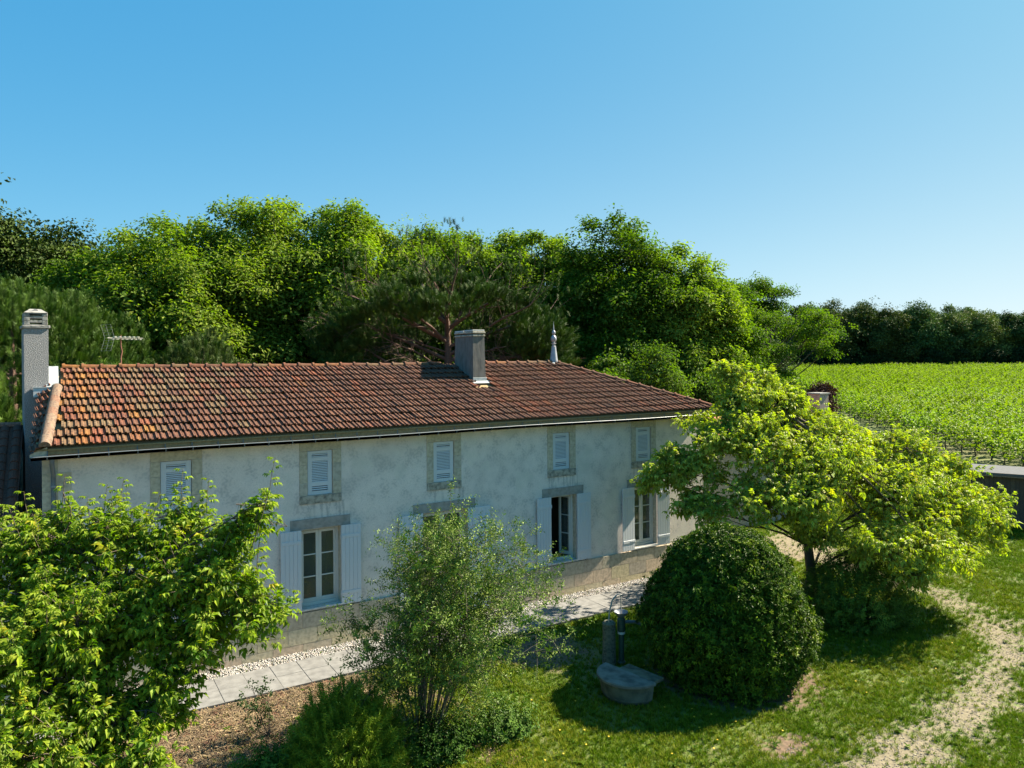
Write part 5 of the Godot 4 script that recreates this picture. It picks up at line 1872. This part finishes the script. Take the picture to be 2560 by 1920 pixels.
func make_near_plants() -> void:
	# box elder beside the dry bed
	var ca := Color(0.095, 0.19, 0.016)
	var cb := Color(0.36, 0.45, 0.038)
	var cy := Color(0.46, 0.40, 0.03)
	var t := thing("box_elder", "bushy bright green box elder in front of the shuttered wall beside dry bed", "tree", Vector3(0.4, 0, 8.2))
	var lobes := [[Vector3(-0.5, 4.35, -1.3), 0.85, 70], [Vector3(0.35, 4.5, -0.8), 0.75, 62], [Vector3(1.1, 4.55, -0.1), 0.65, 52], [Vector3(1.5, 4.1, 0.4), 0.55, 46], [Vector3(0.95, 3.85, 0.1), 0.65, 50],
		[Vector3(0.0, 4.1, -0.1), 0.75, 56], [Vector3(-0.8, 4.0, -0.1), 0.75, 56], [Vector3(-0.45, 3.0, 0.5), 0.65, 40], [Vector3(0.60, 3.30, 0.35), 0.5, 34], [Vector3(-1.7, 4.2, -1.5), 0.9, 50], [Vector3(1.78, 5.28, 0.28), 0.22, 9], [Vector3(1.5, 4.95, 0.1), 0.28, 12],
		[Vector3(-1.0, 4.75, -1.75), 0.6, 34], [Vector3(0.15, 2.75, 0.95), 0.5, 32], [Vector3(1.0, 5.0, -0.55), 0.40, 20], [Vector3(0.2, 5.0, -1.05), 0.42, 20], [Vector3(-0.4, 5.0, -1.45), 0.42, 20], [Vector3(-1.0, 3.2, 0.9), 0.6, 30], [Vector3(-0.9, 2.3, 1.1), 0.6, 26], [Vector3(-0.1, 2.1, 1.1), 0.5, 20],
		[Vector3(-0.2, 3.75, -0.5), 0.8, 60], [Vector3(0.5, 3.9, -0.3), 0.7, 50], [Vector3(-0.5, 3.4, 0.0), 0.75, 50], [Vector3(0.1, 3.1, 0.4), 0.6, 40], [Vector3(-1.3, 3.6, -0.6), 0.9, 50], [Vector3(-0.5, 2.5, 0.9), 0.7, 44], [Vector3(0.35, 2.45, 1.3), 0.5, 30], [Vector3(-0.6, 1.9, 1.6), 0.6, 34]]
	maple(t, [Vector3.ZERO, Vector3(0.05, 0.8, -0.1), Vector3(-0.05, 1.7, -0.25), Vector3(0.05, 2.6, -0.4), Vector3(0.1, 3.4, -0.55), Vector3(0.1, 4.2, -0.7)], [0.13, 0.10, 0.085, 0.07, 0.05, 0.03], lobes, M.leaf_maple, ca, cb, cy, 1.05, 10, 0.55, M.bark, 1.1, 0.85, SHOOTS)
	# pale maple on the lawn
	var t2 := thing("pale_maple", "spreading pale yellow green maple on the lawn past the clipped bush", "tree", Vector3(18.3, 0, 4.5))
	var l2 := [[Vector3(-1.7, 6.7, -1.5), 0.5, 26], [Vector3(-0.5, 6.3, -1.3), 0.7, 36], [Vector3(-1.9, 5.2, -0.6), 1.0, 66], [Vector3(0.5, 5.0, -0.5), 1.1, 84], [Vector3(-0.7, 4.1, 0.8), 1.3, 92], [Vector3(2.5, 4.0, 0.5), 1.4, 96], [Vector3(1.2, 3.2, 1.9), 1.3, 90],
		[Vector3(-3.4, 4.0, -1.4), 0.95, 56], [Vector3(-4.1, 3.75, -1.8), 0.6, 26], [Vector3(-3.6, 3.1, -0.5), 0.85, 44], [Vector3(3.2, 2.75, 2.1), 1.1, 64], [Vector3(3.7, 2.3, 2.9), 0.85, 42], [Vector3(0.9, 2.1, 2.9), 1.0, 54], [Vector3(-0.3, 2.3, 2.2), 0.95, 50], [Vector3(-1.1, 2.5, 1.1), 0.8, 38],
		[Vector3(-2.7, 3.4, 0.6), 1.0, 56], [Vector3(0.15, 1.65, 3.0), 0.5, 20], [Vector3(1.7, 4.4, -2.2), 1.3, 60], [Vector3(3.7, 2.7, -0.8), 1.2, 56], [Vector3(4.4, 2.6, 1.4), 0.8, 34], [Vector3(-1.2, 4.9, -2.2), 1.1, 46], [Vector3(-1.4, 5.9, -0.9), 0.6, 30], [Vector3(2.3, 4.7, -0.6), 0.8, 40], [Vector3(-1.0, 6.0, -1.2), 0.7, 42], [Vector3(0.3, 5.9, -1.0), 0.6, 32], [Vector3(-1.6, 6.0, -0.9), 0.6, 36], [Vector3(-0.3, 5.6, -0.8), 0.75, 46], [Vector3(-3.0, 4.9, -0.6), 0.7, 40], [Vector3(-2.2, 4.6, 0.3), 0.85, 52], [Vector3(-0.9, 4.4, 0.4), 0.9, 56], [Vector3(1.0, 4.5, 0.3), 0.9, 56], [Vector3(1.6, 3.6, 1.3), 0.9, 54], [Vector3(3.0, 3.3, 1.7), 0.8, 46], [Vector3(-3.9, 4.4, -1.2), 0.6, 32], [Vector3(-1.9, 3.5, 1.3), 0.8, 46],
		[Vector3(3.3, 4.3, 0.9), 0.95, 52], [Vector3(4.4, 3.7, 1.6), 0.8, 40], [Vector3(4.9, 2.9, 2.3), 0.75, 34], [Vector3(1.9, 1.9, 2.9), 0.7, 32], [Vector3(2.3, 3.4, 1.6), 1.2, 70], [Vector3(-1.6, 3.5, 0.9), 1.0, 56], [Vector3(0.4, 4.4, 0.3), 1.2, 70]]
	maple(t2, [Vector3.ZERO, Vector3(0.05, 0.9, 0.05), Vector3(-0.03, 1.7, 0), Vector3(-0.15, 2.5, -0.05), Vector3(-0.25, 3.4, -0.2), Vector3(-0.35, 4.6, -0.4), Vector3(-0.5, 5.7, -0.7)], [0.19, 0.14, 0.125, 0.11, 0.08, 0.055, 0.03], l2, M.leaf_maple, Color(0.22, 0.28, 0.035), Color(0.56, 0.59, 0.12), Color(0.58, 0.49, 0.06), 1.55, 9, 0.15, M.bark, 1.15, 0.62)
	make_ball()
	make_stem_shrub()
	make_small_bushes()


func make_ball() -> void:
	var t := thing("clipped_bush", "large dense dark green clipped evergreen dome on the lawn", "bush", Vector3(12.75, 0, 6.45))
	var b := MB.new()
	for i in 14:
		var a := TAU * i / 14.0
		limb(b, Vector3(cos(a) * 0.15, 0, sin(a) * 0.15), Vector3(cos(a) * rnd(0.4, 1.3), rnd(1.4, 2.9), sin(a) * rnd(0.4, 1.3)), 0.06, 0.015, 0.12)
	put("stems", b.mesh(), M.bark, t)
	var ros := [rosette(9, 0.08, 0.032, 0.9), rosette(8, 0.085, 0.034, 0.6), leaf_clump(14, 0.13, 0.085, 0.034, false)]
	var xf := [[], [], []]
	var cl := [[], [], []]
	for i in 13500:
		var w := rnd(0, TAU)
		var y := pow(rng.randf(), 0.85)
		# profile: upright flanks, domed top
		var prof := pow(maxf(0.0, 1.0 - pow(y, 3.8)), 0.5) * (0.86 + 0.14 * sin(PI * minf(1.0, y * 1.3)))
		var lump := 1.0 + 0.20 * nz.get_noise_3d(cos(w) * 1.1 + 4.0, y * 2.0, sin(w) * 1.1) + 0.10 * nz.get_noise_3d(cos(w) * 4.0, y * 7.0, sin(w) * 4.0) + (rnd(0.03, 0.13) if rng.randf() < 0.05 else 0.0)
		var inner := 1.0 - pow(rng.randf(), 2.2) * 0.42
		var r := 1.80 * prof * lump * inner
		var p := Vector3(cos(w) * r, 0.06 + y * 3.20 * (0.97 + 0.03 * lump) - (1.0 - inner) * 0.5 * y, sin(w) * r)
		var n := Vector3(cos(w), 0.15 + y * y * 1.6, sin(w)).normalized()
		var k := rng.randi_range(0, 2) if inner > 0.9 else 2
		var s := rnd(0.75, 1.3)
		xf[k].append(Transform3D(facing(n + Vector3(0, 0.45, 0) + ball() * 0.45, rnd(0, TAU)).scaled(Vector3(s, s, s)), p))
		cl[k].append(tint(Color(0.022, 0.055, 0.007), Color(0.10, 0.17, 0.013), rng.randf(), 0.2) if rng.randf() < 0.86 else Color(0.20, 0.27, 0.02))
	var crown := Node3D.new()
	crown.name = "crown"
	t.add_child(crown)
	for k in 3:
		scatter("foliage", ros[k], M.leaf_gloss, xf[k], cl[k], crown, "stuff")


func make_stem_shrub() -> void:
	var t := thing("many_stemmed_shrub", "airy small leaved shrub with many bare stems in front of the door", "bush", Vector3(5.85, 0, 5.35))
	var b := MB.new()
	var sp := [spray(11, 0.34, 0.062, 0.030), spray(10, 0.30, 0.058, 0.028), spray(12, 0.40, 0.064, 0.030)]
	var xf := [[], [], []]
	var cl := [[], [], []]
	for i in 52:
		var a := rnd(0, TAU)
		var out := sqrt(rng.randf())
		var foot := Vector3(cos(a), 0, sin(a)) * rnd(0.03, 0.26)
		var top := Vector3(cos(a) * out * 2.4 + 0.62, rnd(3.3, 4.3) - out * out * 1.6, sin(a) * out * 2.0 + 0.3)
		var pts := []
		var rad := []
		var r0 := rnd(0.008, 0.022)
		for k in 9:
			var f := k / 8.0
			var p := foot.lerp(top, f)
			p.y = foot.y + (top.y - foot.y) * (1.0 - pow(1.0 - f, 1.35))
			p += Vector3(rnd(-1, 1), 0, rnd(-1, 1)) * 0.05 * f
			var pull := 1.0 - 0.35 * sin(f * PI)
			p.x = foot.x + (p.x - foot.x) * pull
			p.z = foot.z + (p.z - foot.z) * pull
			pts.append(p)
			rad.append(lerpf(r0, 0.004, f))
		b.tube(pts, rad, 5)
		for k in 21:
			var f := rnd(0.36, 1.0)
			var idx := int(f * 8)
			var p: Vector3 = pts[idx].lerp(pts[mini(idx + 1, 8)], f * 8 - idx)
			var d := (ball() + Vector3(cos(a), 0.35, sin(a)) * 0.6).normalized()
			var e := p + d * rnd(0.25, 0.75)
			limb(b, p, e, 0.005, 0.0025, 0.12, 3, 4)
			for q in 5:
				var g := rnd(0.25, 1.0)
				var at := p.lerp(e, g)
				var kk := rng.randi_range(0, 2)
				var s := rnd(0.7, 1.15)
				xf[kk].append(Transform3D(facing(d + ball() * 0.9 + Vector3(0, 0.15, 0), rnd(0, TAU)).scaled(Vector3(s, s, s)), at))
				cl[kk].append(tint(Color(0.06, 0.115, 0.02), Color(0.25, 0.33, 0.07), rng.randf(), 0.2))
	put("stems", b.mesh(), M.bark_pale, t)
	var crown := Node3D.new()
	crown.name = "crown"
	t.add_child(crown)
	for k in 3:
		scatter("foliage", sp[k], M.leaf_shrub, xf[k], cl[k], crown, "stuff")


func mound(t: Node3D, r: Vector3, n: int, meshes: Array, lm: Material, ca: Color, cb: Color, droop := 0.0) -> void:
	var b := MB.new()
	for i in 12:
		var d := ball()
		d.y = absf(d.y)
		limb(b, Vector3(rnd(-0.05, 0.05), 0, rnd(-0.05, 0.05)), Vector3(d.x * r.x * 0.7, d.y * r.y * 0.7 + 0.1, d.z * r.z * 0.7), 0.018, 0.004, 0.15, 4, 4)
	put("stems", b.mesh(), M.bark, t)
	var xf := []
	var cl := []
	for m in meshes:
		xf.append([])
		cl.append([])
	for i in n:
		var d := ball()
		d.y = absf(d.y)
		var lump := 1.0 + 0.25 * nz.get_noise_3d(d.x * 2.0 + t.position.x, d.y * 2.0, d.z * 2.0)
		var p := Vector3(d.x * r.x, d.y * r.y + 0.04, d.z * r.z) * lump * (0.5 + 0.5 * sqrt(rng.randf()))
		var k := rng.randi_range(0, meshes.size() - 1)
		var s := rnd(0.7, 1.3)
		xf[k].append(Transform3D(facing(d + Vector3(0, 0.7 - droop, 0) + ball() * 0.4, rnd(0, TAU)).scaled(Vector3(s, s, s)), p))
		cl[k].append(tint(ca, cb, rng.randf()))
	var crown := Node3D.new()
	crown.name = "crown"
	t.add_child(crown)
	for k in meshes.size():
		scatter("foliage", meshes[k], lm, xf[k], cl[k], crown, "stuff")


func make_small_bushes() -> void:
	var fine := [needle_tuft(26, 0.22, 0.085, 0.006, 0.9), needle_tuft(30, 0.26, 0.08, 0.006, 0.8)]
	var bt := thing("broom_bush", "rounded fine leaved bright green bush beside the dry bed", "bush", Vector3(4.15, 0, 5.75))
	mound(bt, Vector3(0.95, 1.28, 0.95), 1900, fine, M.needle, Color(0.10, 0.18, 0.014), Color(0.27, 0.36, 0.03))
	var lav := thing("lavender_bush", "small grey green lavender at the foot of the many stemmed shrub", "bush", Vector3(5.15, 0, 5.6))
	mound(lav, Vector3(0.32, 0.5, 0.32), 160, [needle_tuft(18, 0.26, 0.07, 0.005, 0.5)], M.needle, Color(0.17, 0.22, 0.15), Color(0.28, 0.32, 0.22))
	var lv := [leaf_clump(12, 0.14, 0.075, 0.045, false), spray(14, 0.32, 0.06, 0.034)]
	var ly := thing("leafy_underplant", "low dark leafy plant round the feet of the bare stems", "plant", Vector3(5.75, 0, 5.95))
	mound(ly, Vector3(0.75, 0.42, 0.55), 420, lv, M.leaf_gloss, Color(0.03, 0.075, 0.015), Color(0.07, 0.14, 0.02))
	var wd := thing("weed_patch", "low bright weeds at the edge of dry bed below the round bush", "plant", Vector3(3.25, 0, 5.15))
	mound(wd, Vector3(0.75, 0.3, 0.5), 320, lv, M.leaf_gloss, Color(0.05, 0.12, 0.02), Color(0.11, 0.21, 0.03))
	var w2 := thing("weed_patch", "dark leafy weeds in lawn beside the many stemmed shrub", "plant", Vector3(7.1, 0, 5.9))
	mound(w2, Vector3(0.7, 0.32, 0.5), 300, lv, M.leaf_gloss, Color(0.05, 0.11, 0.02), Color(0.12, 0.20, 0.04))
	# arching shrub under the pale maple
	var ar := thing("arching_shrub", "dark arching shrub beside the pale maple's trunk", "bush", Vector3(18.4, 0, 5.9))
	mound(ar, Vector3(1.55, 1.55, 1.25), 1700, [spray(16, 0.42, 0.075, 0.032), spray(14, 0.36, 0.07, 0.03)], M.leaf_gloss, Color(0.06, 0.115, 0.018), Color(0.17, 0.25, 0.035), 0.3)
	# rose with a few stems
	var ro := thing("rose_bush", "thin dark leaved rose standing in the dry bed", "bush", Vector3(3.35, 0, 3.75))
	var b := MB.new()
	var xf := []
	var cl := []
	for i in 5:
		var a := rnd(0, TAU)
		var e := Vector3(cos(a) * rnd(0.15, 0.4) - 0.25, rnd(0.6, 1.05), sin(a) * rnd(0.1, 0.3) - 0.1)
		var p := limb(b, Vector3(rnd(-0.03, 0.03), 0, rnd(-0.03, 0.03)), e, 0.009, 0.004, 0.1, 4, 6)
		for k in range(2, 6):
			for q in 4:
				xf.append(Transform3D(facing(ball() + Vector3(0, 0.5, 0), rnd(0, TAU)).scaled(Vector3.ONE * rnd(0.7, 1.1)), p[k] + ball() * 0.08))
				cl.append(tint(Color(0.025, 0.055, 0.02), Color(0.06, 0.10, 0.03), rng.randf()))
	put("stems", b.mesh(), M.bark, ro)
	scatter("foliage", leaf_clump(7, 0.08, 0.06, 0.038, false), M.leaf_gloss, xf, cl, ro, "stuff")


func make_lawn() -> void:
	var tuft := MB.new()
	for i in 9:
		var a := rnd(0, TAU)
		var r := rnd(0.0, 0.035)
		var p := Vector3(cos(a) * r, 0, sin(a) * r)
		var h := rnd(0.05, 0.11)
		var ln := Vector3(cos(a + rnd(-0.8, 0.8)), 0, sin(a + rnd(-0.8, 0.8))) * h * rnd(0.2, 0.8)
		var s := Vector3(-sin(a), 0, cos(a)) * 0.0045
		var tv := rnd(0.65, 1.25)
		tuft.col = Color(tv * rnd(0.9, 1.15), tv, tv)
		var m := p + Vector3(0, h * 0.6, 0) + ln * 0.35
		tuft.tri(p - s, p + s, m + s * 0.8)
		tuft.tri(p - s, m + s * 0.8, m - s * 0.8)
		tuft.tri(m - s * 0.8, m + s * 0.8, p + Vector3(0, h, 0) + ln)
	var tm := tuft.mesh()
	var xf := []
	var cl := []
	var peb := []
	var pcl := []
	var straw := []
	var scl := []
	var clover := []
	var ccl := []
	for i in 370000:
		# more of them close by
		var d := 6.0 + 36.0 * pow(rng.randf(), 1.15)
		var lat := rnd(-0.7, 1.0) * d
		var x := 0.5255 * d + 0.8508 * lat
		var z := 18.0 - 0.8508 * d + 0.5255 * lat
		if z < 2.0 and x < 20.9: continue
		if z < -8.0 or x > 41.0 or x < -6.0: continue
		if Vector2(x - 12.75, z - 6.45).length() < 1.5: continue
		var k := soil(x, z)
		if rng.randf() < k.a * 0.9 + 0.05:
			var s := rnd(0.6, 1.15) * (0.75 + d * 0.018) * (0.6 + 0.5 * k.a)
			xf.append(Transform3D(Basis(Vector3.UP, rnd(0, TAU)).scaled(Vector3(s * 1.2, s * rnd(0.55, 1.0), s * 1.2)), Vector3(x, 0, z)))
			var dry := clampf(0.45 + 0.8 * nz.get_noise_2d(x * 0.35 + 9.0, z * 0.35) + (0.35 if k.a < 0.5 else 0.0), 0, 1)
			cl.append(tint(Color(0.12, 0.19, 0.012), Color(0.27, 0.27, 0.03), dry * rng.randf() * 1.3, 0.2))
			if rng.randf() < 0.03:
				var cs := rnd(0.7, 1.5)
				clover.append(Transform3D(Basis(Vector3.UP, rnd(0, TAU)).scaled(Vector3(cs, cs * 0.7, cs)), Vector3(x, 0.01, z)))
				ccl.append(tint(Color(0.05, 0.105, 0.01), Color(0.11, 0.17, 0.02), rng.randf()))
		elif drive_dist(x, z) < 1.3 and rng.randf() < 0.8:
			var s := rnd(0.007, 0.02)
			peb.append(Transform3D(Basis.from_euler(Vector3(rnd(-0.5, 0.5), rnd(0, TAU), rnd(-0.5, 0.5))).scaled(Vector3(s * 1.2, s * 0.8, s)), Vector3(x, 0.004, z)))
			var v := rnd(0.10, 0.28)
			pcl.append(Color(v, v * 0.88, v * 0.72))
		elif x < 7.0 and z < 7.0:
			var s := rnd(0.6, 1.3)
			straw.append(Transform3D(Basis.from_euler(Vector3(rnd(-0.3, 0.3), rnd(0, TAU), rnd(-0.4, 0.4))).scaled(Vector3(s, s, s)), Vector3(x, 0.006, z)))
			scl.append(tint(Color(0.11, 0.075, 0.045), Color(0.32, 0.235, 0.13), rng.randf()) if rng.randf() < 0.86 else tint(Color(0.20, 0.085, 0.045), Color(0.12, 0.06, 0.04), rng.randf()))
	var g := scatter("grass", tm, M.grass, xf, cl, self, "stuff")
	tag(g, "short patchy green lawn grass in front of the house", "grass")
	var cv := scatter("lawn_weeds", rosette(7, 0.075, 0.035, 0.5), M.grass, clover, ccl, self, "stuff")
	tag(cv, "broad leaved weeds and clover growing through the lawn", "weeds")
	var p := scatter("drive_gravel", M.pebble_mesh, M.pebble, peb, pcl, self, "stuff")
	tag(p, "sandy gravel along the worn curving drive", "gravel")
	# dry stalks and leaf litter
	var sb := MB.new()
	for i in 7:
		var a := rnd(0, TAU)
		var at := Vector3(rnd(-0.06, 0.06), rnd(0.0, 0.02), rnd(-0.06, 0.06))
		var d2 := Vector3(cos(a), rnd(-0.05, 0.15), sin(a)) * rnd(0.05, 0.14)
		var s2 := Vector3(-sin(a), 0, cos(a)) * 0.0035
		sb.quad(at - s2, at + s2, at + d2 + s2, at + d2 - s2)
	for i in 3:
		leaf2(sb, Vector3(rnd(-0.07, 0.07), 0.01, rnd(-0.07, 0.07)), Vector3(rnd(-1, 1), 0.1, rnd(-1, 1)).normalized(), Vector3.UP, 0.05, 0.03)
	var st := scatter("bed_litter", sb.mesh(), M.pebble, straw, scl, self, "stuff")
	tag(st, "dry stalks and fallen leaves on the bare bed beside the paving", "litter")
	# little yellow flowers
	var fl := MB.new()
	fl.lathe([Vector2(0.0, 0.012), Vector2(0.016, 0.008), Vector2(0.018, 0.0), Vector2(0.004, -0.004)], 7)
	var fx := []
	for i in 70:
		var x := rnd(6.5, 20.0)
		var z := rnd(5.2, 9.2)
		if soil(x, z).a < 0.6: continue
		fx.append(Transform3D(Basis(Vector3.RIGHT, rnd(-0.4, 0.4)), Vector3(x, rnd(0.05, 0.1), z)))
	var f := scatter("dandelions", fl.mesh(), mat(0.62, 0.42, 0.02, 0.7), fx, [], self, "stuff")
	tag(f, "tiny yellow dandelion heads dotted over the lawn", "flowers")


func make_small_things() -> void:
	# half-round stone trough with a mossy lid
	var w := thing("well_trough", "half round mossy stone well head with pale flat lid under the clipped bush", "well", Vector3(10.25, 0, 6.05), "", deg_to_rad(-81))
	var moss := mat(0.14, 0.14, 0.10, 0.95, M.lichen, 0.5, 2.5)
	var b := MB.new()
	var pr := [Vector2(0.54, 0.0), Vector2(0.60, 0.1), Vector2(0.64, 0.36), Vector2(0.64, 0.40)]
	b.lathe(pr, 22, Vector3.ZERO, PI, TAU)
	b.quad(Vector3(0.54, 0, 0), Vector3(-0.54, 0, 0), Vector3(-0.64, 0.40, 0), Vector3(0.64, 0.40, 0))
	put("curb", b.mesh(), moss, w)
	var lid := MB.new()
	lid.lathe([Vector2(0.0, 0.40), Vector2(0.67, 0.40), Vector2(0.695, 0.415), Vector2(0.695, 0.46), Vector2(0.67, 0.475), Vector2(0.0, 0.475)], 24, Vector3.ZERO, PI, TAU)
	lid.quad(Vector3(0.695, 0.40, 0), Vector3(-0.695, 0.40, 0), Vector3(-0.695, 0.475, 0), Vector3(0.695, 0.475, 0))
	put("lid", lid.mesh(), mat(0.17, 0.17, 0.155, 0.9, M.lichen, 0.35, 1.2), w)
	var lid2 := MB.new()
	lid2.cbox(Vector3(0.1, 0.39, -0.22), Vector3(0.95, 0.07, 0.40), 0.012)
	put("rear_slab", lid2.mesh(), moss, w)
	# hand pump
	var p := thing("hand_pump", "dark green cast iron hand pump with pale curved handle behind the well", "pump", Vector3(11.12, 0, 4.75))
	var green := mat(0.035, 0.075, 0.06, 0.5, M.grain, 2.0)
	var body := MB.new()
	body.lathe([Vector2(0.10, 0.0), Vector2(0.10, 0.05), Vector2(0.065, 0.08), Vector2(0.062, 0.75), Vector2(0.09, 0.78), Vector2(0.095, 1.05), Vector2(0.07, 1.08), Vector2(0.08, 1.12)], 16)
	put("barrel", body.mesh(), green, p)
	var col := MB.new()
	col.lathe([Vector2(0.066, 0.70), Vector2(0.088, 0.705), Vector2(0.088, 0.76), Vector2(0.066, 0.695)], 16)
	put("collar", col.mesh(), mat(0.55, 0.55, 0.52, 0.6), p)
	var fun := MB.new()
	fun.lathe([Vector2(0.075, 1.10), Vector2(0.16, 1.20), Vector2(0.168, 1.215), Vector2(0.158, 1.212), Vector2(0.06, 1.12)], 20)
	put("funnel", fun.mesh(), mat(0.18, 0.21, 0.26, 0.45, M.grain, 2.0), p)
	var sp := MB.new()
	sp.tube([Vector3(0.05, 0.98, 0.03), Vector3(0.28, 0.97, 0.16), Vector3(0.42, 0.90, 0.24)], [0.04, 0.036, 0.034], 9)
	put("spout", sp.mesh(), mat(0.08, 0.12, 0.16, 0.5), p)
	var hd := MB.new()
	hd.tube([Vector3(0, 1.1, 0), Vector3(0.0, 1.62, 0)], [0.014, 0.014], 6)
	hd.tube([Vector3(0.03, 1.12, -0.04), Vector3(0.03, 1.58, -0.04)], [0.012, 0.012], 6)
	hd.tube([Vector3(0.02, 1.60, 0), Vector3(-0.10, 1.63, -0.02), Vector3(-0.22, 1.50, -0.05), Vector3(-0.29, 1.25, -0.07), Vector3(-0.31, 0.98, -0.08)], [0.018, 0.02, 0.02, 0.018, 0.016], 7)
	put("handle", hd.mesh(), mat(0.30, 0.30, 0.28, 0.5), p)
	var post := thing("mossy_post", "short mossy stone post beside the hand pump", "post", Vector3(10.86, 0, 4.62))
	var pb := MB.new()
	pb.lathe([Vector2(0.17, 0.0), Vector2(0.155, 0.3), Vector2(0.15, 0.7), Vector2(0.155, 0.96), Vector2(0.12, 1.0), Vector2(0.0, 1.01)], 14)
	put("shaft", pb.mesh(), mat(0.15, 0.15, 0.11, 0.98, M.lichen, 2.0, 2.5), post)
	# television aerial behind the ridge
	var a := thing("television_aerial", "old television aerial on rusty mast standing on the roof ridge", "aerial", Vector3(1.49, 6.2, -5.15), "", deg_to_rad(20))
	var ms := MB.new()
	ms.tube([Vector3(0, 0, 0), Vector3(0, 1.05, 0), Vector3(0.03, 1.2, 0), Vector3(0.0, 1.35, 0), Vector3(0, 1.66, 0)], [0.02, 0.018, 0.018, 0.017, 0.016], 7)
	put("mast", ms.mesh(), mat(0.20, 0.075, 0.05, 0.8, M.grain, 3.0), a)
	var alu := mat(0.62, 0.60, 0.52, 0.4)
	alu.metallic = 0.5
	var bm := MB.new()
	bm.box(Vector3(0.12, 1.58, 0), Vector3(0.95, 0.025, 0.025))
	put("boom", bm.mesh(), alu, a)
	for i in 13:
		var el := MB.new()
		var x := -0.22 + i * 0.062
		var hw := 0.10 if i < 9 else 0.08
		el.tube([Vector3(x + 0.05, 1.57, -hw), Vector3(x, 1.58, 0), Vector3(x + 0.05, 1.57, hw)], [0.008, 0.009, 0.008], 4)
		el.box(Vector3(x, 1.545 + (i % 2) * 0.07, 0), Vector3(0.05, 0.02, 0.12))
		put("element", el.mesh(), alu, a)
	var rf := MB.new()
	for i in 11:
		rf.tube([Vector3(-0.30 - absf(i - 5) * 0.02, 1.22 + i * 0.072, -0.32), Vector3(-0.30 - absf(i - 5) * 0.02, 1.22 + i * 0.072, 0.32)], [0.003, 0.003], 3)
	for s in [-0.3, 0.0, 0.3]:
		rf.tube([Vector3(-0.40, 1.22, s), Vector3(-0.30, 1.58, s), Vector3(-0.40, 1.94, s)], [0.004, 0.005, 0.004], 3)
	put("reflector", rf.mesh(), mat(0.25, 0.27, 0.25, 0.5), a)
